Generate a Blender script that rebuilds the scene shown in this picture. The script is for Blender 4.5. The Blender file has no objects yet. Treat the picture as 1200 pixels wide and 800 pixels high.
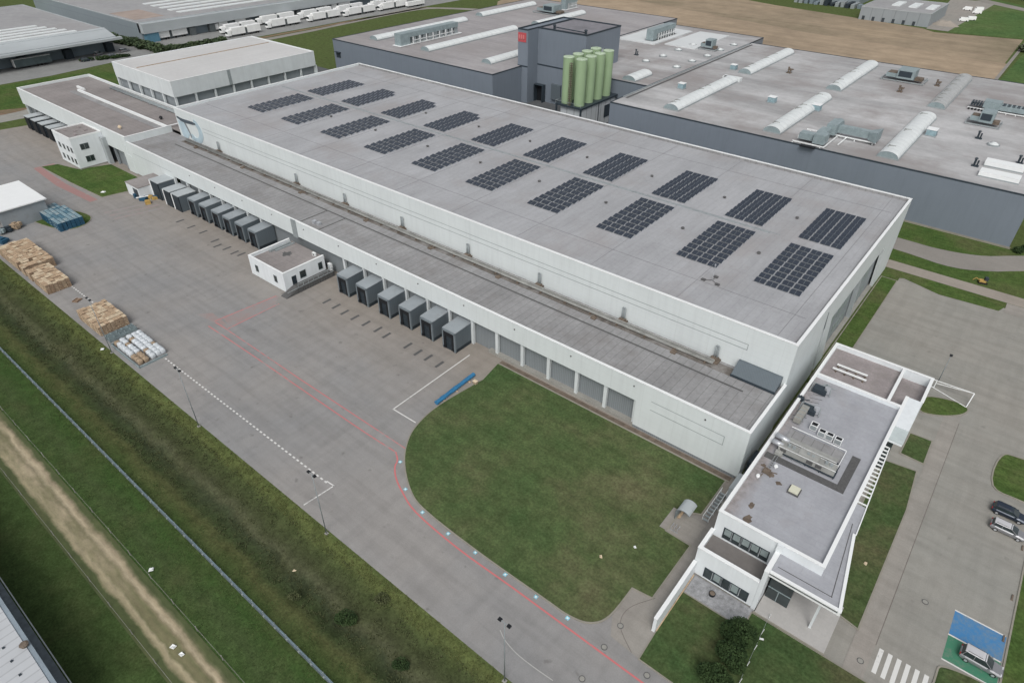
import bpy, math, random
from mathutils import Vector, Matrix
random.seed(7)
S = bpy.context.scene
COL = S.collection
rad = math.radians

# ------------------------------------------------------------------ camera model (survey of the photo)
H = 80.0; FPX = 765.0
def cam_axes():
    yaw, p, ro = rad(-38.84), rad(36.16), rad(0.50)
    cy, sy, cp, sp = math.cos(yaw), math.sin(yaw), math.cos(p), math.sin(p)
    f = Vector((sy*cp, cy*cp, -sp)); r = Vector((cy, -sy, 0)); u = r.cross(f)
    return r*math.cos(ro)+u*math.sin(ro), -r*math.sin(ro)+u*math.cos(ro), f
RR, UU, FF = cam_axes()
def at(px, py, z=0.0):
    d = FF + RR*((px-600)/FPX) + UU*((400-py)/FPX)
    t = (z-H)/d.z
    return (d.x*t, d.y*t)

# ------------------------------------------------------------------ materials
def nodes(name):
    m = bpy.data.materials.new(name); m.use_nodes = True
    nt = m.node_tree; b = nt.nodes['Principled BSDF']
    return m, nt, b
def N(nt, typ, **kw):
    n = nt.nodes.new(typ)
    for k, v in kw.items(): setattr(n, k, v)
    return n
def pos(nt):
    g = N(nt, 'ShaderNodeNewGeometry'); return g.outputs['Position']
def noise(nt, vec, scale, detail=4, rough=.55, stretch=None):
    if stretch:
        mp = N(nt, 'ShaderNodeMapping'); mp.inputs['Scale'].default_value = stretch
        nt.links.new(vec, mp.inputs['Vector']); vec = mp.outputs[0]
    n = N(nt, 'ShaderNodeTexNoise'); n.inputs['Scale'].default_value = scale
    n.inputs['Detail'].default_value = detail; n.inputs['Roughness'].default_value = rough
    nt.links.new(vec, n.inputs['Vector']); return n.outputs['Fac']
def ramp(nt, fac, stops, mode='LINEAR'):
    r = N(nt, 'ShaderNodeValToRGB'); cr = r.color_ramp; cr.interpolation = mode
    while len(cr.elements) < len(stops): cr.elements.new(.5)
    for e, (p, c) in zip(cr.elements, stops):
        e.position = p; e.color = (*c, 1) if len(c) == 3 else c
    nt.links.new(fac, r.inputs[0]); return r.outputs['Color']
def g3(v): return (v, v, v)
def mix(nt, fac, a, b, mode='MIX'):
    m = N(nt, 'ShaderNodeMix', data_type='RGBA', blend_type=mode)
    for sock, v in ((m.inputs[0], fac), (m.inputs[6], a), (m.inputs[7], b)):
        if isinstance(v, bpy.types.NodeSocket): nt.links.new(v, sock)
        elif isinstance(v, (int, float)): sock.default_value = v
        else: sock.default_value = (*v, 1)
    return m.outputs[2]
def surf(name, col, rough=.7, var=.12, scale=.6, fine=0, metal=0, spec=.3, stain=None, seams=None, streak=None, stretch=None):
    """base colour * multi-scale noise, optional dark stains, seam grid and streaks (all in metres, world space)"""
    m, nt, b = nodes(name); P = pos(nt)
    f = noise(nt, P, scale, 6, .6, stretch)
    c = ramp(nt, f, [(.3, tuple(x*(1-var) for x in col)), (.7, tuple(min(1, x*(1+var)) for x in col))])
    if fine:
        f2 = noise(nt, P, fine, 3, .7)
        c = mix(nt, 1.0, c, ramp(nt, f2, [(.25, g3(1-var*1.2)), (.75, g3(1+var*.6))]), 'MULTIPLY')
    if streak:
        sc, st, amt = streak
        f3 = noise(nt, P, sc, 5, .65, st)
        c = mix(nt, 1.0, c, ramp(nt, f3, [(.35, g3(1-amt)), (.6, g3(1.0))]), 'MULTIPLY')
    if stain:
        sc, lo, amt, tint = stain
        f4 = noise(nt, P, sc, 7, .62)
        c = mix(nt, ramp(nt, f4, [(lo, g3(0)), (lo+.16, g3(amt))]), c, tint)
    if seams:
        bw, bh, ms, dark, off = seams
        br = N(nt, 'ShaderNodeTexBrick'); br.offset = off
        br.inputs['Scale'].default_value = 1; br.inputs['Brick Width'].default_value = bw
        br.inputs['Row Height'].default_value = bh; br.inputs['Mortar Size'].default_value = ms
        br.inputs['Mortar Smooth'].default_value = .3
        br.inputs['Color1'].default_value = (1, 1, 1, 1); br.inputs['Color2'].default_value = (.96, .96, .96, 1)
        br.inputs['Mortar'].default_value = (dark, dark, dark, 1)
        if seams[3] > 0:
            nt.links.new(P, br.inputs['Vector'])
        c = mix(nt, 1.0, c, br.outputs['Color'], 'MULTIPLY')
    nt.links.new(c, b.inputs['Base Color'])
    b.inputs['Roughness'].default_value = rough; b.inputs['Metallic'].default_value = metal
    b.inputs['Specular IOR Level'].default_value = spec
    return m
def cladding(name, col, pitch=1.0, axis='h', dark=.9, rough=.5, var=.04):
    """sheet metal panels: joints every `pitch` metres along the wall ('v') or up it ('h')"""
    m, nt, b = nodes(name); P = pos(nt)
    sx = N(nt, 'ShaderNodeSeparateXYZ'); nt.links.new(P, sx.inputs[0])
    if axis == 'h': v = sx.outputs['Z']
    else:
        a = N(nt, 'ShaderNodeMath', operation='ADD'); nt.links.new(sx.outputs['X'], a.inputs[0]); nt.links.new(sx.outputs['Y'], a.inputs[1]); v = a.outputs[0]
    d = N(nt, 'ShaderNodeMath', operation='DIVIDE'); nt.links.new(v, d.inputs[0]); d.inputs[1].default_value = pitch
    fr = N(nt, 'ShaderNodeMath', operation='FRACT'); nt.links.new(d.outputs[0], fr.inputs[0])
    w = .1 if pitch > .5 else .4
    line = ramp(nt, fr.outputs[0], [(0, g3(dark)), (w*.5, g3(dark)), (w, g3(1)), (1, g3(1))])
    f = noise(nt, P, .12, 5, .6)
    c = ramp(nt, f, [(.3, tuple(x*(1-var) for x in col)), (.7, tuple(x*(1+var) for x in col))])
    c = mix(nt, 1.0, c, line, 'MULTIPLY')
    if axis == 'h':
        a2 = N(nt, 'ShaderNodeMath', operation='ADD'); nt.links.new(sx.outputs['X'], a2.inputs[0]); nt.links.new(sx.outputs['Y'], a2.inputs[1])
        d2 = N(nt, 'ShaderNodeMath', operation='DIVIDE'); nt.links.new(a2.outputs[0], d2.inputs[0]); d2.inputs[1].default_value = 6.25
        fr2 = N(nt, 'ShaderNodeMath', operation='FRACT'); nt.links.new(d2.outputs[0], fr2.inputs[0])
        c = mix(nt, 1.0, c, ramp(nt, fr2.outputs[0], [(0, g3(.94)), (.012, g3(.94)), (.018, g3(1)), (1, g3(1))]), 'MULTIPLY')
    f3 = noise(nt, P, 1.1, 5, .65, (1, 1, .10))
    c = mix(nt, 1.0, c, ramp(nt, f3, [(.3, g3(.94)), (.55, g3(1))]), 'MULTIPLY')
    nt.links.new(c, b.inputs['Base Color']); b.inputs['Roughness'].default_value = rough
    b.inputs['Specular IOR Level'].default_value = .3
    return m
def worn(name, paint, under, cover=.5, scale=1.2):
    m, nt, b = nodes(name); P = pos(nt)
    f = noise(nt, P, scale, 8, .75)
    f2 = noise(nt, P, .13, 3, .5)
    a = N(nt, 'ShaderNodeMath', operation='MULTIPLY_ADD'); nt.links.new(f2, a.inputs[0]); a.inputs[1].default_value = .6
    nt.links.new(f, a.inputs[2])
    c = mix(nt, ramp(nt, a.outputs[0], [(cover+.15, g3(1)), (cover+.42, g3(0))]), under, paint)
    nt.links.new(c, b.inputs['Base Color']); b.inputs['Roughness'].default_value = .75
    return m

M = {}
M['white'] = cladding('white_cladding', (.66, .705, .71), 1.1, 'h', .965)
M['white_v'] = surf('white_render', (.64, .68, .69), .6, .05, .3, streak=(.9, (1, 1, .1), .06))
M['coping'] = surf('white_coping', (.80, .82, .82), .4, .02, .5)
M['offwhite'] = surf('office_white', (.74, .78, .80), .6, .03, .4, streak=(.9, (1, 1, .10), .07))
M['greyclad'] = cladding('grey_corrugated', (.235, .26, .275), .4, 'v', .80)
M['darkclad'] = cladding('slate_grey_cladding', (.190, .222, .262), 1.0, 'h', .985, .45, .03)
M['darktrim'] = surf('anthracite_trim', (.035, .048, .06), .5, .1, .5)
M['roof_hall'] = surf('hall_membrane', (.395, .402, .418), .75, .09, .07, 1.3, stain=(.045, .50, .55, (.305, .285, .28)), seams=(1.55, 9.3, .06, .87, .5), streak=(.45, (1, .18, 1), .10))
M['roof_annex'] = surf('annex_membrane', (.305, .305, .308), .8, .14, .10, 1.6, stain=(.16, .52, .65, (.215, .205, .20)), seams=(1.5, 8, .07, .72, 0), streak=(.2, (1, .2, 1), .12))
M['roof_west'] = surf('west_membrane', (.285, .262, .255), .8, .13, .07, 1.0, stain=(.05, .5, .5, (.34, .32, .31)), seams=(14, 1.5, .06, .82, .5), streak=(.15, (1, .15, 1), .15))
M['roof_pale'] = surf('pale_membrane', (.56, .56, .555), .75, .05, .05, .8, stain=(.04, .5, .4, (.50, .49, .48)), seams=(1.6, 60, .04, .95, 0))
M['roof_fact'] = surf('factory_membrane', (.485, .485, .49), .8, .10, .03, .6, stain=(.035, .46, .9, (.285, .265, .26)), seams=(40, 1.6, .05, .93, .5), streak=(.06, (.25, 1.2, 1), .34))
M['roof_factl'] = surf('factory_membrane_left', (.36, .345, .35), .8, .10, .03, .5, stain=(.02, .48, .7, (.29, .27, .265)), seams=(40, 1.6, .05, .93, .5), streak=(.06, (.3, 2.2, 1), .18))
M['roof_new'] = surf('bright_new_membrane', (.60, .625, .63), .7, .05, .06)
M['roof_off'] = surf('office_membrane', (.375, .385, .415), .8, .07, .25, 2.2, stain=(.16, .55, .45, (.29, .275, .27)), seams=(5, 1.1, .05, .92, .5), streak=(.35, (1, .25, 1), .07))
def dirty_edge(mn):
    m = M[mn]; nt = m.node_tree; b = nt.nodes['Principled BSDF']; src = b.inputs['Base Color'].links[0].from_socket; P = pos(nt)
    sx = N(nt, 'ShaderNodeSeparateXYZ'); nt.links.new(P, sx.inputs[0]); w = noise(nt, P, .35, 6, .65)
    a = N(nt, 'ShaderNodeMath', operation='MULTIPLY_ADD'); nt.links.new(w, a.inputs[0]); a.inputs[1].default_value = 5; nt.links.new(sx.outputs['X'], a.inputs[2])
    mr = N(nt, 'ShaderNodeMapRange'); mr.inputs['From Min'].default_value = -9.3; mr.inputs['From Max'].default_value = -11.3; mr.inputs['To Max'].default_value = .85
    nt.links.new(a.outputs[0], mr.inputs['Value'])
    w2 = noise(nt, P, .9, 6, .7)
    nt.links.new(mix(nt, mr.outputs[0], src, ramp(nt, w2, [(.35, (.20, .175, .165)), (.6, (.33, .30, .295))])), b.inputs['Base Color'])
dirty_edge('roof_off')
M['roof_pink'] = surf('gravel_membrane', (.30, .27, .268), .85, .16, .35, 3, stain=(.3, .5, .5, (.21, .195, .18)))
M['roof_dark'] = surf('terrace_membrane', (.175, .163, .155), .85, .08, .6, 3)
M['yard'] = None
M['solar'] = surf('solar_glass', (.034, .043, .060), .25, .12, .8, spec=.5)
M['alu'] = surf('aluminium', (.55, .57, .60), .4, .05, 1, metal=.5)
M['galv'] = surf('galvanised_steel', (.33, .365, .375), .5, .12, 1.2, metal=.25)
M['teal'] = surf('duct_sheet', (.29, .355, .37), .5, .14, .7, 3, metal=.15)
M['vault'] = surf('polycarbonate', (.70, .735, .735), .45, .05, .5, streak=(.5, (.3, 1, 1), .06))
M['vaultdark'] = surf('vault_marks', (.28, .29, .28), .6, .1, 1)
M['black'] = surf('black_rubber', (.012, .014, .017), .6, .2, 2)
M['dockdark'] = surf('dock_curtain', (.026, .036, .045), .55, .25, 1.5)
M['dockgrey'] = cladding('dock_housing', (.115, .14, .158), .5, 'v', .93)
M['dockroof'] = surf('dock_roof', (.28, .31, .33), .55, .16, .12, stain=(.7, .55, .4, (.2, .2, .2)))
M['dockframe'] = surf('dock_frame', (.17, .20, .22), .5, .08, 1)
M['glass'] = surf('dark_glass', (.030, .042, .045), .12, .3, .6, spec=.7)
M['glasslite'] = surf('blinds', (.26, .31, .31), .35, .15, 1.2)
M['pipe'] = surf('insulated_pipe', (.31, .315, .30), .5, .25, .5)
M['rust'] = surf('rusty_steel', (.15, .12, .095), .8, .3, 1.0)
M['green'] = cladding('green_silo_sheet', (.31, .425, .255), .5, 'v', .93, .5, .05)
M['greentop'] = surf('green_silo_top', (.42, .52, .38), .6, .06, 1)
M['red'] = surf('red_sign', (.50, .09, .10), .5, .05, 1)
M['logo_blue'] = surf('logo_blue', (.43, .54, .60), .5, .15, .3)
M['logo_dark'] = surf('logo_dark', (.07, .09, .11), .5, .1, .4)
M['wood'] = surf('pallet_wood', (.54, .40, .27), .85, .25, 1.1, 5)
M['woodpale'] = surf('fresh_wood', (.68, .56, .40), .85, .2, 1.1, 5)
M['wooddark'] = surf('weathered_wood', (.27, .19, .135), .85, .25, 1.3, 5)
M['blue'] = surf('blue_crate', (.025, .085, .145), .5, .25, 1.2)
M['bluepale'] = surf('pale_blue_crate', (.27, .38, .42), .6, .2, 1.5, 4)
M['bluefilm'] = surf('blue_wrap', (.035, .17, .33), .35, .15, .8, 5)
M['bluetop'] = surf('mid_blue_lid', (.12, .23, .29), .6, .25, 1.5, 4)
M['bluegrey'] = surf('grey_blue_lid', (.36, .43, .44), .6, .2, 1.5, 4)
M['bag'] = surf('white_bag', (.60, .64, .67), .6, .16, 1.6, 5)
M['card'] = surf('cardboard', (.35, .27, .19), .85, .2, 1.5)
M['yellow'] = surf('yellow_wood', (.42, .28, .09), .7, .3, 2)
M['lamp'] = surf('lamp_head', (.015, .017, .02), .4, .1, 3)
M['pole'] = surf('lamp_pole', (.25, .28, .29), .45, .08, 3)
M['concrete'] = surf('concrete', (.30, .295, .27), .85, .12, .4, 4)
M['slab'] = surf('entrance_slab', (.44, .43, .415), .8, .06, .35, 3, seams=(1, 1, .02, .93, .5), stain=(.3, .6, .3, (.40, .38, .34)))
M['stone'] = surf('white_gravel', (.31, .315, .325), .9, .3, 1.4, 9)
M['kerb'] = surf('kerb_stone', (.27, .255, .215), .85, .1, .8)
M['asph'] = surf('truck_yard_asphalt', (.25, .255, .25), .85, .12, .05, .5)
M['courtasph'] = surf('court_asphalt', (.10, .105, .11), .85, .2, .1, 1)
M['pathm'] = surf('gravel_path', (.335, .30, .26), .9, .08, .1, 1.5, streak=(.1, (.2, 1.5, 1), .12))
M['pathg'] = surf('service_road', (.275, .258, .235), .9, .08, .08, 1.5, streak=(.1, (.2, 1.5, 1), .12))
M['soil'] = surf('bare_soil', (.22, .15, .10), .95, .25, .1, 1, stain=(.08, .5, .7, (.10, .11, .05)))
M['redpave'] = worn('faded_red_paint', (.29, .225, .215), (.265, .255, .25), .5, .5)
M['redline'] = worn('red_line_paint', (.52, .17, .175), (.30, .275, .27), .68, 1.0)
M['redpink'] = worn('red_pavement_paint', (.32, .185, .175), (.29, .25, .24), .70, .9)
M['redstrong'] = worn('red_line_fresh', (.56, .16, .165), (.33, .25, .24), .74, 1.4)
M['whiteline'] = worn('white_line_paint', (.66, .66, .64), (.36, .36, .35), .72, 2)
M['bluepaint'] = worn('blue_bay_paint', (.05, .20, .42), (.16, .23, .29), .56, 1.6)
M['greenpaint'] = worn('green_bay_paint', (.05, .20, .12), (.15, .2, .16), .66, 1.3)
M['manhole'] = surf('cast_iron', (.10, .10, .10), .7, .2, 3)
M['paint_white'] = surf('truck_white', (.84, .85, .84), .4, .05, .4, stain=(.5, .58, .3, (.5, .5, .48)))
M['truckgrey'] = surf('truck_chassis', (.10, .115, .12), .6, .2, 1)
M['truckblue'] = surf('trailer_blue', (.03, .07, .26), .4, .1, 1)
M['truckazure'] = surf('trailer_azure', (.04, .22, .50), .4, .1, 1)
M['trailerdark'] = surf('trailer_curtain', (.09, .12, .125), .5, .2, .5)
M['silver'] = surf('car_silver_shaded', (.28, .285, .30), .28, .03, 1, metal=.35)  # body silver darkened, painting in the reflections along the sides
M['silver_lit'] = surf('car_silver_lit', (.62, .62, .64), .3, .03, 1, metal=.25)  # same car silver kept light for the sky-facing roof
M['navy'] = surf('car_navy', (.028, .040, .062), .2, .05, 1, metal=.3, spec=.6)
M['tyre'] = surf('tyre', (.018, .018, .018), .85, .1, 3)
M['lightred'] = surf('tail_light', (.3, .02, .02), .3, .1, 3)
M['lightclr'] = surf('head_light', (.7, .72, .75), .2, .05, 3)
M['far_grey'] = cladding('far_grey_cladding', (.235, .275, .30), 6, 'h', .9)
M['far_light'] = surf('far_light_sheet', (.42, .455, .47), .6, .05, .05, streak=(.1, (1, .2, 1), .1))
M['far_roof'] = surf('far_roof', (.33, .33, .335), .8, .12, .03, .3, stain=(.03, .52, .6, (.26, .25, .25)))
M['far_dark'] = surf('far_dark_wall', (.19, .235, .265), .6, .1, .05)
M['dockopen'] = surf('dark_opening', (.05, .06, .07), .7, .3, .3)
M['bark'] = surf('bark', (.08, .06, .045), .9, .2, 3)

def foliage(name, c1, c2, scale=.8):
    m, nt, b = nodes(name); P = pos(nt)
    f = noise(nt, P, scale, 4, .6)
    nt.links.new(ramp(nt, f, [(.3, c1), (.7, c2)]), b.inputs['Base Color'])
    b.inputs['Roughness'].default_value = .8; b.inputs['Specular IOR Level'].default_value = .15
    return m
M['leaf'] = foliage('dark_leaves', (.018, .036, .014), (.048, .080, .028))
M['leaffar'] = foliage('far_leaves', (.075, .10, .06), (.13, .15, .085), .2)  # paleness of distance haze mixed into the leaf colour
M['leafmid'] = foliage('hedge_leaves', (.05, .08, .045), (.09, .12, .06), .3)  # hedge green lightened, haze painted into it
M['weed'] = foliage('ditch_weeds', (.060, .074, .034), (.098, .108, .05), 1.6)
M['meadowblade'] = foliage('meadow_blades', (.046, .088, .026), (.088, .112, .040), .6)
M['weedgreen'] = foliage('bank_grass', (.085, .105, .036), (.135, .145, .055), 1.0)

def grass(name, c1, c2, c3, sc=.07, fine=2.5, spots=True):
    m, nt, b = nodes(name); P = pos(nt)
    f = noise(nt, P, sc, 6, .6)
    c = ramp(nt, f, [(.32, c1), (.5, c2), (.68, c3)])
    fm = noise(nt, P, .9, 3, .5, (.06, 1, 1))
    c = mix(nt, 1.0, c, ramp(nt, fm, [(.38, g3(.93)), (.6, g3(1.06))]), 'MULTIPLY')
    f1 = noise(nt, P, sc*9, 5, .6)
    c = mix(nt, 1.0, c, ramp(nt, f1, [(.3, g3(.78)), (.7, g3(1.18))]), 'MULTIPLY')
    f2 = noise(nt, P, fine, 4, .75)
    c = mix(nt, 1.0, c, ramp(nt, f2, [(.28, g3(.62)), (.72, g3(1.32))]), 'MULTIPLY')
    nt.links.new(c, b.inputs['Base Color']); b.inputs['Roughness'].default_value = .95
    b.inputs['Specular IOR Level'].default_value = .05
    bp = N(nt, 'ShaderNodeBump'); bp.inputs['Strength'].default_value = .5; bp.inputs['Distance'].default_value = .15
    nt.links.new(f2, bp.inputs['Height']); nt.links.new(bp.outputs[0], b.inputs['Normal'])
    return m
M['lawn'] = grass('lawn_grass', (.054, .100, .036), (.084, .114, .048), (.130, .130, .070), .055)
M['lawndark'] = grass('lawn_dark', (.048, .088, .032), (.070, .100, .040), (.104, .104, .054), .10)
M['verge'] = grass('verge_grass', (.050, .095, .026), (.075, .118, .034), (.10, .115, .048), .08)
M['fieldgreen'] = grass('green_field', (.07, .13, .045), (.09, .145, .05), (.12, .15, .065), .02, .6)

def terrain_mat():
    """rough ground: bands running along X (bank, ditch, ridge, meadow) over a base meadow; tan fields far off"""
    m, nt, b = nodes('rough_ground'); P = pos(nt)
    sx = N(nt, 'ShaderNodeSeparateXYZ'); nt.links.new(P, sx.inputs[0])
    w = noise(nt, P, .18, 5, .65)
    a = N(nt, 'ShaderNodeMath', operation='MULTIPLY_ADD'); nt.links.new(w, a.inputs[0]); a.inputs[1].default_value = 4.2
    nt.links.new(sx.outputs['Y'], a.inputs[2])
    mr = N(nt, 'ShaderNodeMapRange'); mr.inputs['From Min'].default_value = -10+2.1; mr.inputs['From Max'].default_value = 35+2.1
    nt.links.new(a.outputs[0], mr.inputs['Value'])
    def p(y): return (y+10)/45
    deep, dirt, green = (.045, .075, .026), (.105, .095, .05), (.052, .085, .028)
    c = ramp(nt, mr.outputs[0], [(0, (.048, .078, .028)), (p(2), (.056, .088, .030)), (p(10), (.052, .09, .028)), (p(13), (.060, .088, .034)), (p(15.5), (.048, .088, .026)), (p(18), (.060, .088, .030)), (p(20), (.092, .102, .042)),
                (p(21.3), (.060, .082, .034)), (p(23.2), (.048, .060, .032)), (p(24.4), (.082, .088, .050)), (p(25.8), (.064, .074, .036)), (p(28), (.066, .084, .034)), (p(29.8), (.112, .135, .048)), (p(31.3), (.090, .120, .042))])
    f0 = noise(nt, P, .10, 6, .65)
    c = mix(nt, ramp(nt, f0, [(.50, g3(0)), (.72, g3(.5))]), c, (.088, .092, .042))
    f1 = noise(nt, P, .55, 6, .7)
    c = mix(nt, 1.0, c, ramp(nt, f1, [(.3, g3(.68)), (.7, g3(1.25))]), 'MULTIPLY')
    f2 = noise(nt, P, 3.0, 4, .75)
    c = mix(nt, 1.0, c, ramp(nt, f2, [(.28, g3(.6)), (.72, g3(1.35))]), 'MULTIPLY')
    nt.links.new(c, b.inputs['Base Color']); b.inputs['Roughness'].default_value = .95
    b.inputs['Specular IOR Level'].default_value = .05
    bp = N(nt, 'ShaderNodeBump'); bp.inputs['Strength'].default_value = .7; bp.inputs['Distance'].default_value = .3
    nt.links.new(f1, bp.inputs['Height']); nt.links.new(bp.outputs[0], b.inputs['Normal'])
    return m
M['terrain'] = terrain_mat()

def paving_mat(name, base, warm, warm_dir=None, seam=.97, oil=.5):
    m, nt, b = nodes(name); P = pos(nt)
    f = noise(nt, P, .045, 5, .55)
    c = ramp(nt, f, [(.35, base), (.62, warm)])
    if warm_dir:                       # warmer, dirtier paving toward the dock wall
        y0, y1, tint = warm_dir
        sx = N(nt, 'ShaderNodeSeparateXYZ'); nt.links.new(P, sx.inputs[0])
        w = noise(nt, P, .08, 5, .6)
        a = N(nt, 'ShaderNodeMath', operation='MULTIPLY_ADD'); nt.links.new(w, a.inputs[0]); a.inputs[1].default_value = 14
        nt.links.new(sx.outputs['Y'], a.inputs[2])
        mr = N(nt, 'ShaderNodeMapRange'); mr.inputs['From Min'].default_value = y0+7; mr.inputs['From Max'].default_value = y1+7
        nt.links.new(a.outputs[0], mr.inputs['Value'])
        c = mix(nt, mr.outputs[0], c, tint)
    f1 = noise(nt, P, .5, 6, .65)
    c = mix(nt, 1.0, c, ramp(nt, f1, [(.3, g3(.93)), (.7, g3(1.06))]), 'MULTIPLY')
    f2 = noise(nt, P, 6, 3, .8)
    c = mix(nt, 1.0, c, ramp(nt, f2, [(.28, g3(.90)), (.72, g3(1.09))]), 'MULTIPLY')
    # tyre sweeps: stretched noise in two directions
    f3 = noise(nt, P, .35, 4, .6, (.12, 1.6, 1))
    c = mix(nt, 1.0, c, ramp(nt, f3, [(.38, g3(.92)), (.55, g3(1.02))]), 'MULTIPLY')
    f5 = noise(nt, P, .35, 4, .6, (1.6, .15, 1))
    c = mix(nt, 1.0, c, ramp(nt, f5, [(.36, g3(.93)), (.55, g3(1.0))]), 'MULTIPLY')
    # small oil spots
    f4 = noise(nt, P, .55, 3, .5)
    c = mix(nt, ramp(nt, f4, [(.665, g3(0)), (.76, g3(oil))]), c, (.12, .115, .11))
    # paver joints
    br = N(nt, 'ShaderNodeTexBrick'); br.inputs['Scale'].default_value = 1; br.inputs['Brick Width'].default_value = 4
    br.inputs['Row Height'].default_value = 2; br.inputs['Mortar Size'].default_value = .04
    br.inputs['Color1'].default_value = (1, 1, 1, 1); br.inputs['Color2'].default_value = (.975, .975, .975, 1)
    br.inputs['Mortar'].default_value = (seam, seam, seam, 1); nt.links.new(P, br.inputs['Vector'])
    c = mix(nt, 1.0, c, br.outputs['Color'], 'MULTIPLY')
    nt.links.new(c, b.inputs['Base Color']); b.inputs['Roughness'].default_value = .85
    b.inputs['Specular IOR Level'].default_value = .2
    return m
M['yard'] = paving_mat('yard_paving', (.262, .262, .262), (.298, .287, .276), (56, 76, (.285, .258, .228)), .985)
M['carpark'] = paving_mat('car_park_paving', (.285, .282, .258), (.302, .290, .262), None, .97, .35)
M['walk'] = paving_mat('footway_paving', (.30, .288, .262), (.315, .292, .265), None, .94, .2)

def field_mat(name, c1, c2, c3, ang):
    m, nt, b = nodes(name); P = pos(nt)
    f = noise(nt, P, .012, 6, .6)
    c = ramp(nt, f, [(.3, c1), (.5, c2), (.7, c3)])
    mp = N(nt, 'ShaderNodeMapping'); mp.inputs['Rotation'].default_value = (0, 0, rad(ang)); mp.inputs['Scale'].default_value = (.02, 1, 1)
    nt.links.new(P, mp.inputs['Vector'])
    n = N(nt, 'ShaderNodeTexNoise'); n.inputs['Scale'].default_value = .14; n.inputs['Detail'].default_value = 4
    nt.links.new(mp.outputs[0], n.inputs['Vector'])
    c = mix(nt, 1.0, c, ramp(nt, n.outputs['Fac'], [(.35, g3(.91)), (.6, g3(1.04))]), 'MULTIPLY')
    f2 = noise(nt, P, .09, 8, .75)
    c = mix(nt, 1.0, c, ramp(nt, f2, [(.3, g3(.78)), (.7, g3(1.16))]), 'MULTIPLY')
    nt.links.new(c, b.inputs['Base Color']); b.inputs['Roughness'].default_value = .95
    b.inputs['Specular IOR Level'].default_value = .05
    return m
M['stubble'] = field_mat('stubble_field', (.28, .225, .165), (.36, .285, .205), (.40, .315, .225), 12)
M['stubble2'] = field_mat('rough_stubble', (.22, .19, .13), (.31, .25, .18), (.36, .285, .20), -58)

# track: sandy, rutted
def track_mat():
    m, nt, b = nodes('sandy_track'); P = pos(nt)
    sx = N(nt, 'ShaderNodeSeparateXYZ'); nt.links.new(P, sx.inputs[0])
    w = noise(nt, P, .25, 5, .6)
    a = N(nt, 'ShaderNodeMath', operation='MULTIPLY_ADD'); nt.links.new(w, a.inputs[0]); a.inputs[1].default_value = 1.5
    nt.links.new(sx.outputs['Y'], a.inputs[2])
    mr = N(nt, 'ShaderNodeMapRange'); mr.inputs['From Min'].default_value = 5.0+.75; mr.inputs['From Max'].default_value = 10.0+.75
    nt.links.new(a.outputs[0], mr.inputs['Value'])
    G_ = (.075, .095, .036); s1 = (.46, .39, .27); s2 = (.19, .175, .095)
    c = ramp(nt, mr.outputs[0], [(0, G_), (.13, G_), (.22, (.30, .26, .16)), (.30, (.38, .33, .215)), (.38, (.17, .165, .085)), (.46, s2), (.58, (.16, .16, .08)), (.65, (.24, .205, .125)), (.72, s1), (.79, (.36, .30, .20)), (.86, (.15, .15, .08)), (.93, G_), (1, G_)])
    # worn fully sandy toward the left part of the track
    mx = N(nt, 'ShaderNodeMapRange'); mx.inputs['From Min'].default_value = -68; mx.inputs['From Max'].default_value = -84
    nt.links.new(sx.outputs['X'], mx.inputs['Value'])
    cs = ramp(nt, mr.outputs[0], [(0, G_), (.12, G_), (.22, (.36, .31, .20)), (.5, (.39, .33, .225)), (.6, (.25, .215, .14)), (.72, s1), (.82, (.34, .28, .19)), (.93, G_)])
    w2 = noise(nt, P, .2, 4, .6)
    mm = N(nt, 'ShaderNodeMath', operation='MULTIPLY'); nt.links.new(mx.outputs[0], mm.inputs[0]); nt.links.new(ramp(nt, w2, [(.38, g3(.35)), (.6, g3(1))]), mm.inputs[1])
    c = mix(nt, mm.outputs[0], c, cs)
    f = noise(nt, P, .12, 6, .7, (.3, 1, 1))
    c = mix(nt, ramp(nt, f, [(.50, g3(0)), (.72, g3(.85))]), c, (.12, .125, .055))
    f1 = noise(nt, P, 1.2, 6, .75, (.35, 1, 1))
    c = mix(nt, 1.0, c, ramp(nt, f1, [(.3, g3(.72)), (.7, g3(1.18))]), 'MULTIPLY')
    nt.links.new(c, b.inputs['Base Color']); b.inputs['Roughness'].default_value = .95
    return m
M['track'] = track_mat()

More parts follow.
